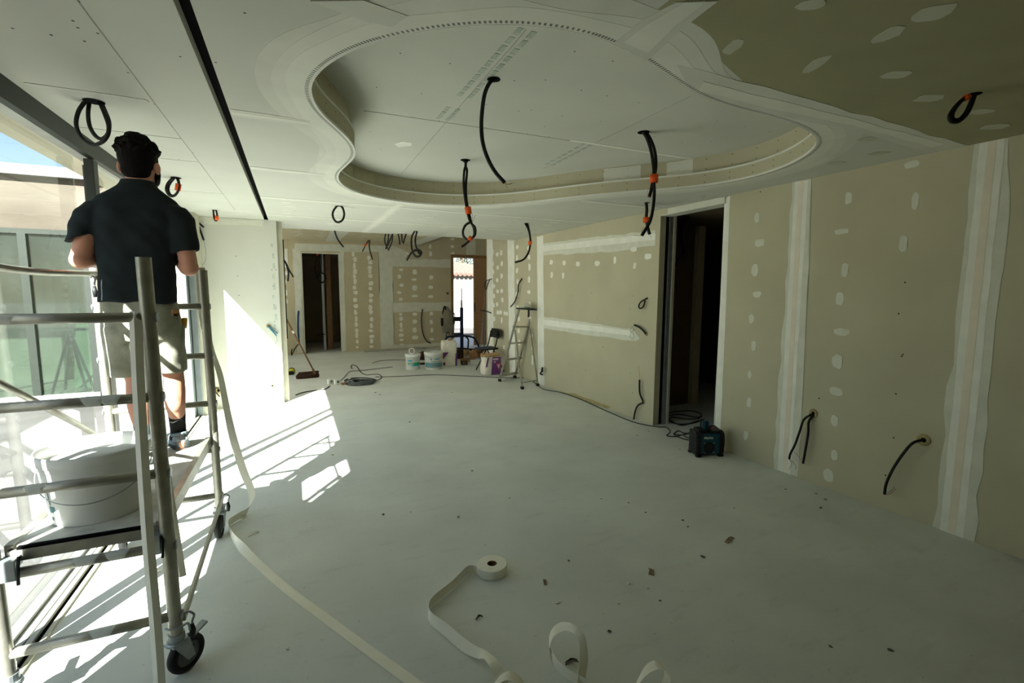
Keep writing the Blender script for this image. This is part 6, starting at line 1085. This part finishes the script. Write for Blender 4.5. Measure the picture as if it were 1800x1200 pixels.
# ------------------------------------------------------------------ site radio by the pocket doorway
rc = Vector((3.628,3.239,0.0)); fwd = Vector((-.30, -.955, 0)).normalized(); sd = Vector((-fwd.y, fwd.x, 0)); up = Vector((0, 0, 1))
rc = rc - fwd * .085
t = thing('site_radio', 'dark teal and black site radio on the floor beside the pocket doorway', 'radio', rc)
def rp(a, b, c): return rc + sd * a + fwd * b + up * c
obj('housing', obox(NB(), rp(0, 0, .125), sd * .105, fwd * .075, up * .10, .012), M['teal_d'], t)
for s in (-1, 1):
    obj('side_guard', obox(NB(), rp(s * .118, .0, .125), sd * .018, fwd * .085, up * .115, .008), M['blkp'], t)
    for k in range(5): obj('guard_rib', obox(NB(), rp(s * .12, .086, .055 + k * .035), sd * .019, fwd * .006, up * .011, .003), M['rubber'], t)
    for b in (-.07, .07): obj('foot', obox(NB(), rp(s * .115, b, .012), sd * .024, fwd * .02, up * .012, .004), M['rubber'], t)
    obj('roll_bar', tube(NB(), [rp(s * .138, .07, .03), rp(s * .142, .075, .14), rp(s * .138, .06, .235), rp(s * .128, -.02, .245)], .008, 8, 4), M['dkmetal'], t, smooth=True)
sp = obj('speaker_ring', lathe(NB(), rp(-.01, .076, .09), [(.056, 0), (.056, .008), (.047, .010), (.047, 0)], 28, axis=fwd, closed=True), M['rubber'], t); obj('speaker_grille', lathe(NB(), rp(-.01, .077, .09), [(.047, 0), (.03, .005), (.012, .002), (0, .006)], 24, axis=fwd), M['blkp'], sp)
for a, b in ((-1, -1), (1, -1), (1, 1), (-1, 1)): obj('screw_head', lathe(NB(), rp(-.01 + a * .048, .0755, .09 + b * .045), [(.005, 0), (.005, .003), (0, .003)], 8, axis=fwd), M['white_d'], t)
obj('top_left_cap', obox(NB(), rp(-.07, 0, .245), sd * .04, fwd * .06, up * .022, .01), M['blkp'], t); obj('top_right_cover', obox(NB(), rp(.075, -.005, .25), sd * .05, fwd * .07 + up * -.008, up * .014, .006), M['blkp'], t)
for a in (-.016, .012): obj('stowed_battery', obox(NB(), rp(a, -.02, .27), sd * .011, fwd * .025, up * .06, .006), M['teal_d'], t)
obj('antenna', tube(NB(), [rp(-.05, -.03, .25), rp(-.045, -.03, .34)], .006, 8, 1), M['dkmetal'], t); obj('red_tag', tube(NB(), [rp(.04, .02, .265), rp(.045, .03, .285), rp(.06, .03, .27)], .003, 6, 3), M['redp'], t)
fc = bpy.data.curves.new('lettering', 'FONT'); fc.body = 'Makita'; fc.size = .036; fc.extrude = .0006; fc.shear = .15; fc.offset = .0006; fc.align_x = 'CENTER'
fo = bpy.data.objects.new('tmp_text', fc); COL.objects.link(fo); dg = bpy.context.evaluated_depsgraph_get(); me = bpy.data.meshes.new_from_object(fo.evaluated_get(dg)); bpy.data.objects.remove(fo)
m4 = Matrix((-sd * -1, up, fwd)).transposed().to_4x4(); m4.translation = rp(-.02, .0765, .178); me.transform(m4)
bm = NB(); bm.from_mesh(me); obj('lettering', bm, M['letter'], t)

# ------------------------------------------------------------------ crumbs and scraps on the floor
rnd = random.Random(11)
def crumb(p, r, m, label, grp=None, flat=.45, cat='debris', nm='plaster_crumb'):
    bm = NB(); bmesh.ops.create_icosphere(bm, subdivisions=1, radius=1)
    a = rnd.random() * 6; sx = rnd.uniform(.8, 1.6)
    for v in bm.verts: v.co = Vector((v.co.x * r * sx, v.co.y * r, v.co.z * r * flat)) * (1 + .5 * noise.noise(v.co * 2 + Vector((p[0] * 9, p[1] * 9, 0))))
    bmesh.ops.rotate(bm, verts=bm.verts, cent=(0, 0, 0), matrix=Matrix.Rotation(a, 3, 'Z')); lo = min(v.co.z for v in bm.verts)
    bmesh.ops.translate(bm, verts=bm.verts, vec=(p[0], p[1], -lo)); return tag(obj(nm, bm, M[m], base=(p[0], p[1], 0)), label, cat, grp)
def scrap(p, l, w, ang, m, label):
    bm = NB(); c, s = math.cos(ang), math.sin(ang); pts = [(-l, -w, .004), (l * .2, -w * .8, .016), (l, -w * .3, .006), (l * .8, w, .012), (-l * .1, w * .6, .022), (-l * .9, w * .8, .004)]
    f = bm.faces.new([bm.verts.new((p[0] + x * c - y * s, p[1] + x * s + y * c, z)) for x, y, z in pts]); r = bmesh.ops.extrude_face_region(bm, geom=[f]); bmesh.ops.translate(bm, verts=[q for q in r['geom'] if isinstance(q, bmesh.types.BMVert)], vec=(0, 0, -.004)); bmesh.ops.recalc_face_normals(bm, faces=bm.faces)
    return tag(obj('paper_scrap', bm, M[m], base=(p[0], p[1], 0)), label, 'scrap')
scrap((-0.299,3.386,0.0), .035, .012, .3, 'chip', 'pale curled scrap on the floor right of the far scaffold wheel')
scrap((1.8,1.978,0.0), .03, .018, .8, 'chip_b', 'brown torn scrap on the floor right of the tape roll')
scrap((1.198,2.145,0.0), .022, .010, 1.2, 'chip_b', 'small brown curled scrap just right of the tape roll')
scrap((2.504,2.043,-0.0), .05, .014, .2, 'chip_b', 'long tan scrap on the floor towards the right wall')
scrap((1.031,1.6,0.0), .03, .008, -.3, 'chip_d', 'dark scrap lying inside the tall tape curl')
scrap((-0.762,3.132,0.0), .02, .010, .6, 'chip', 'pale scrap on the floor below the near scaffold frame')
scrap((0.765,2.026,0.0), .02, .004, .0, 'chip_d', 'thin dark sliver on the floor between tape roll and tape curl')
for g, m, lab, l, r0, r1 in (('pale crumbs on the floor', 'chip', 'small pale plaster crumb scattered on the grey floor', [(1.461,3.202,0.0),(1.724,3.259,0.0),(1.683,1.871,0.0),(1.613,1.946,0.0),(0.059,2.191,-0.0),(1.837,1.775,0.0),(-0.087,2.196,0.0),(0.959,2.618,0.0),(-0.009,2.644,0.0),(1.855,2.708,0.0),(1.61,1.618,0.0),(0.711,3.278,0.0),(1.174,1.967,0.0),(1.458,1.834,0.0),(1.368,5.105,0.0),(2.662,5.665,0.0),(0.615,6.089,0.0),(1.345,1.809,0.0)], .006, .012),
        ('dark crumbs on the floor', 'chip_d', 'small dark crumb scattered on the grey floor', [(0.523,3.314,0.0),(1.002,3.062,0.0),(2.254,2.751,0.0),(2.423,2.371,0.0),(2.389,2.289,0.0),(2.266,2.573,0.0),(1.67,1.763,0.0),(1.294,1.688,0.0),(1.429,2.271,0.0),(2.193,1.974,0.0),(3.589,2.428,0.0),(3.513,2.095,0.0),(2.153,1.194,0.0),(3.518,3.523,0.0),(2.917,2.361,0.0),(2.378,1.069,0.0),(1.109,7.506,0.0),(1.148,7.312,0.0),(1.226,5.624,0.0),(3.653,4.15,-0.0),(3.419,4.065,0.0),(1.385,3.834,0.0)], .006, .013),
        ('brown crumbs on the floor', 'chip_b', 'small brown crumb scattered on the grey floor', [(2.104,2.893,0.0),(3.693,2.173,0.0),(3.733,2.269,0.0),(2.213,7.031,0.0),(0.287,4.769,0.0)], .008, .012)):
    for p in l: crumb(p, rnd.uniform(r0, r1), m, lab, g)
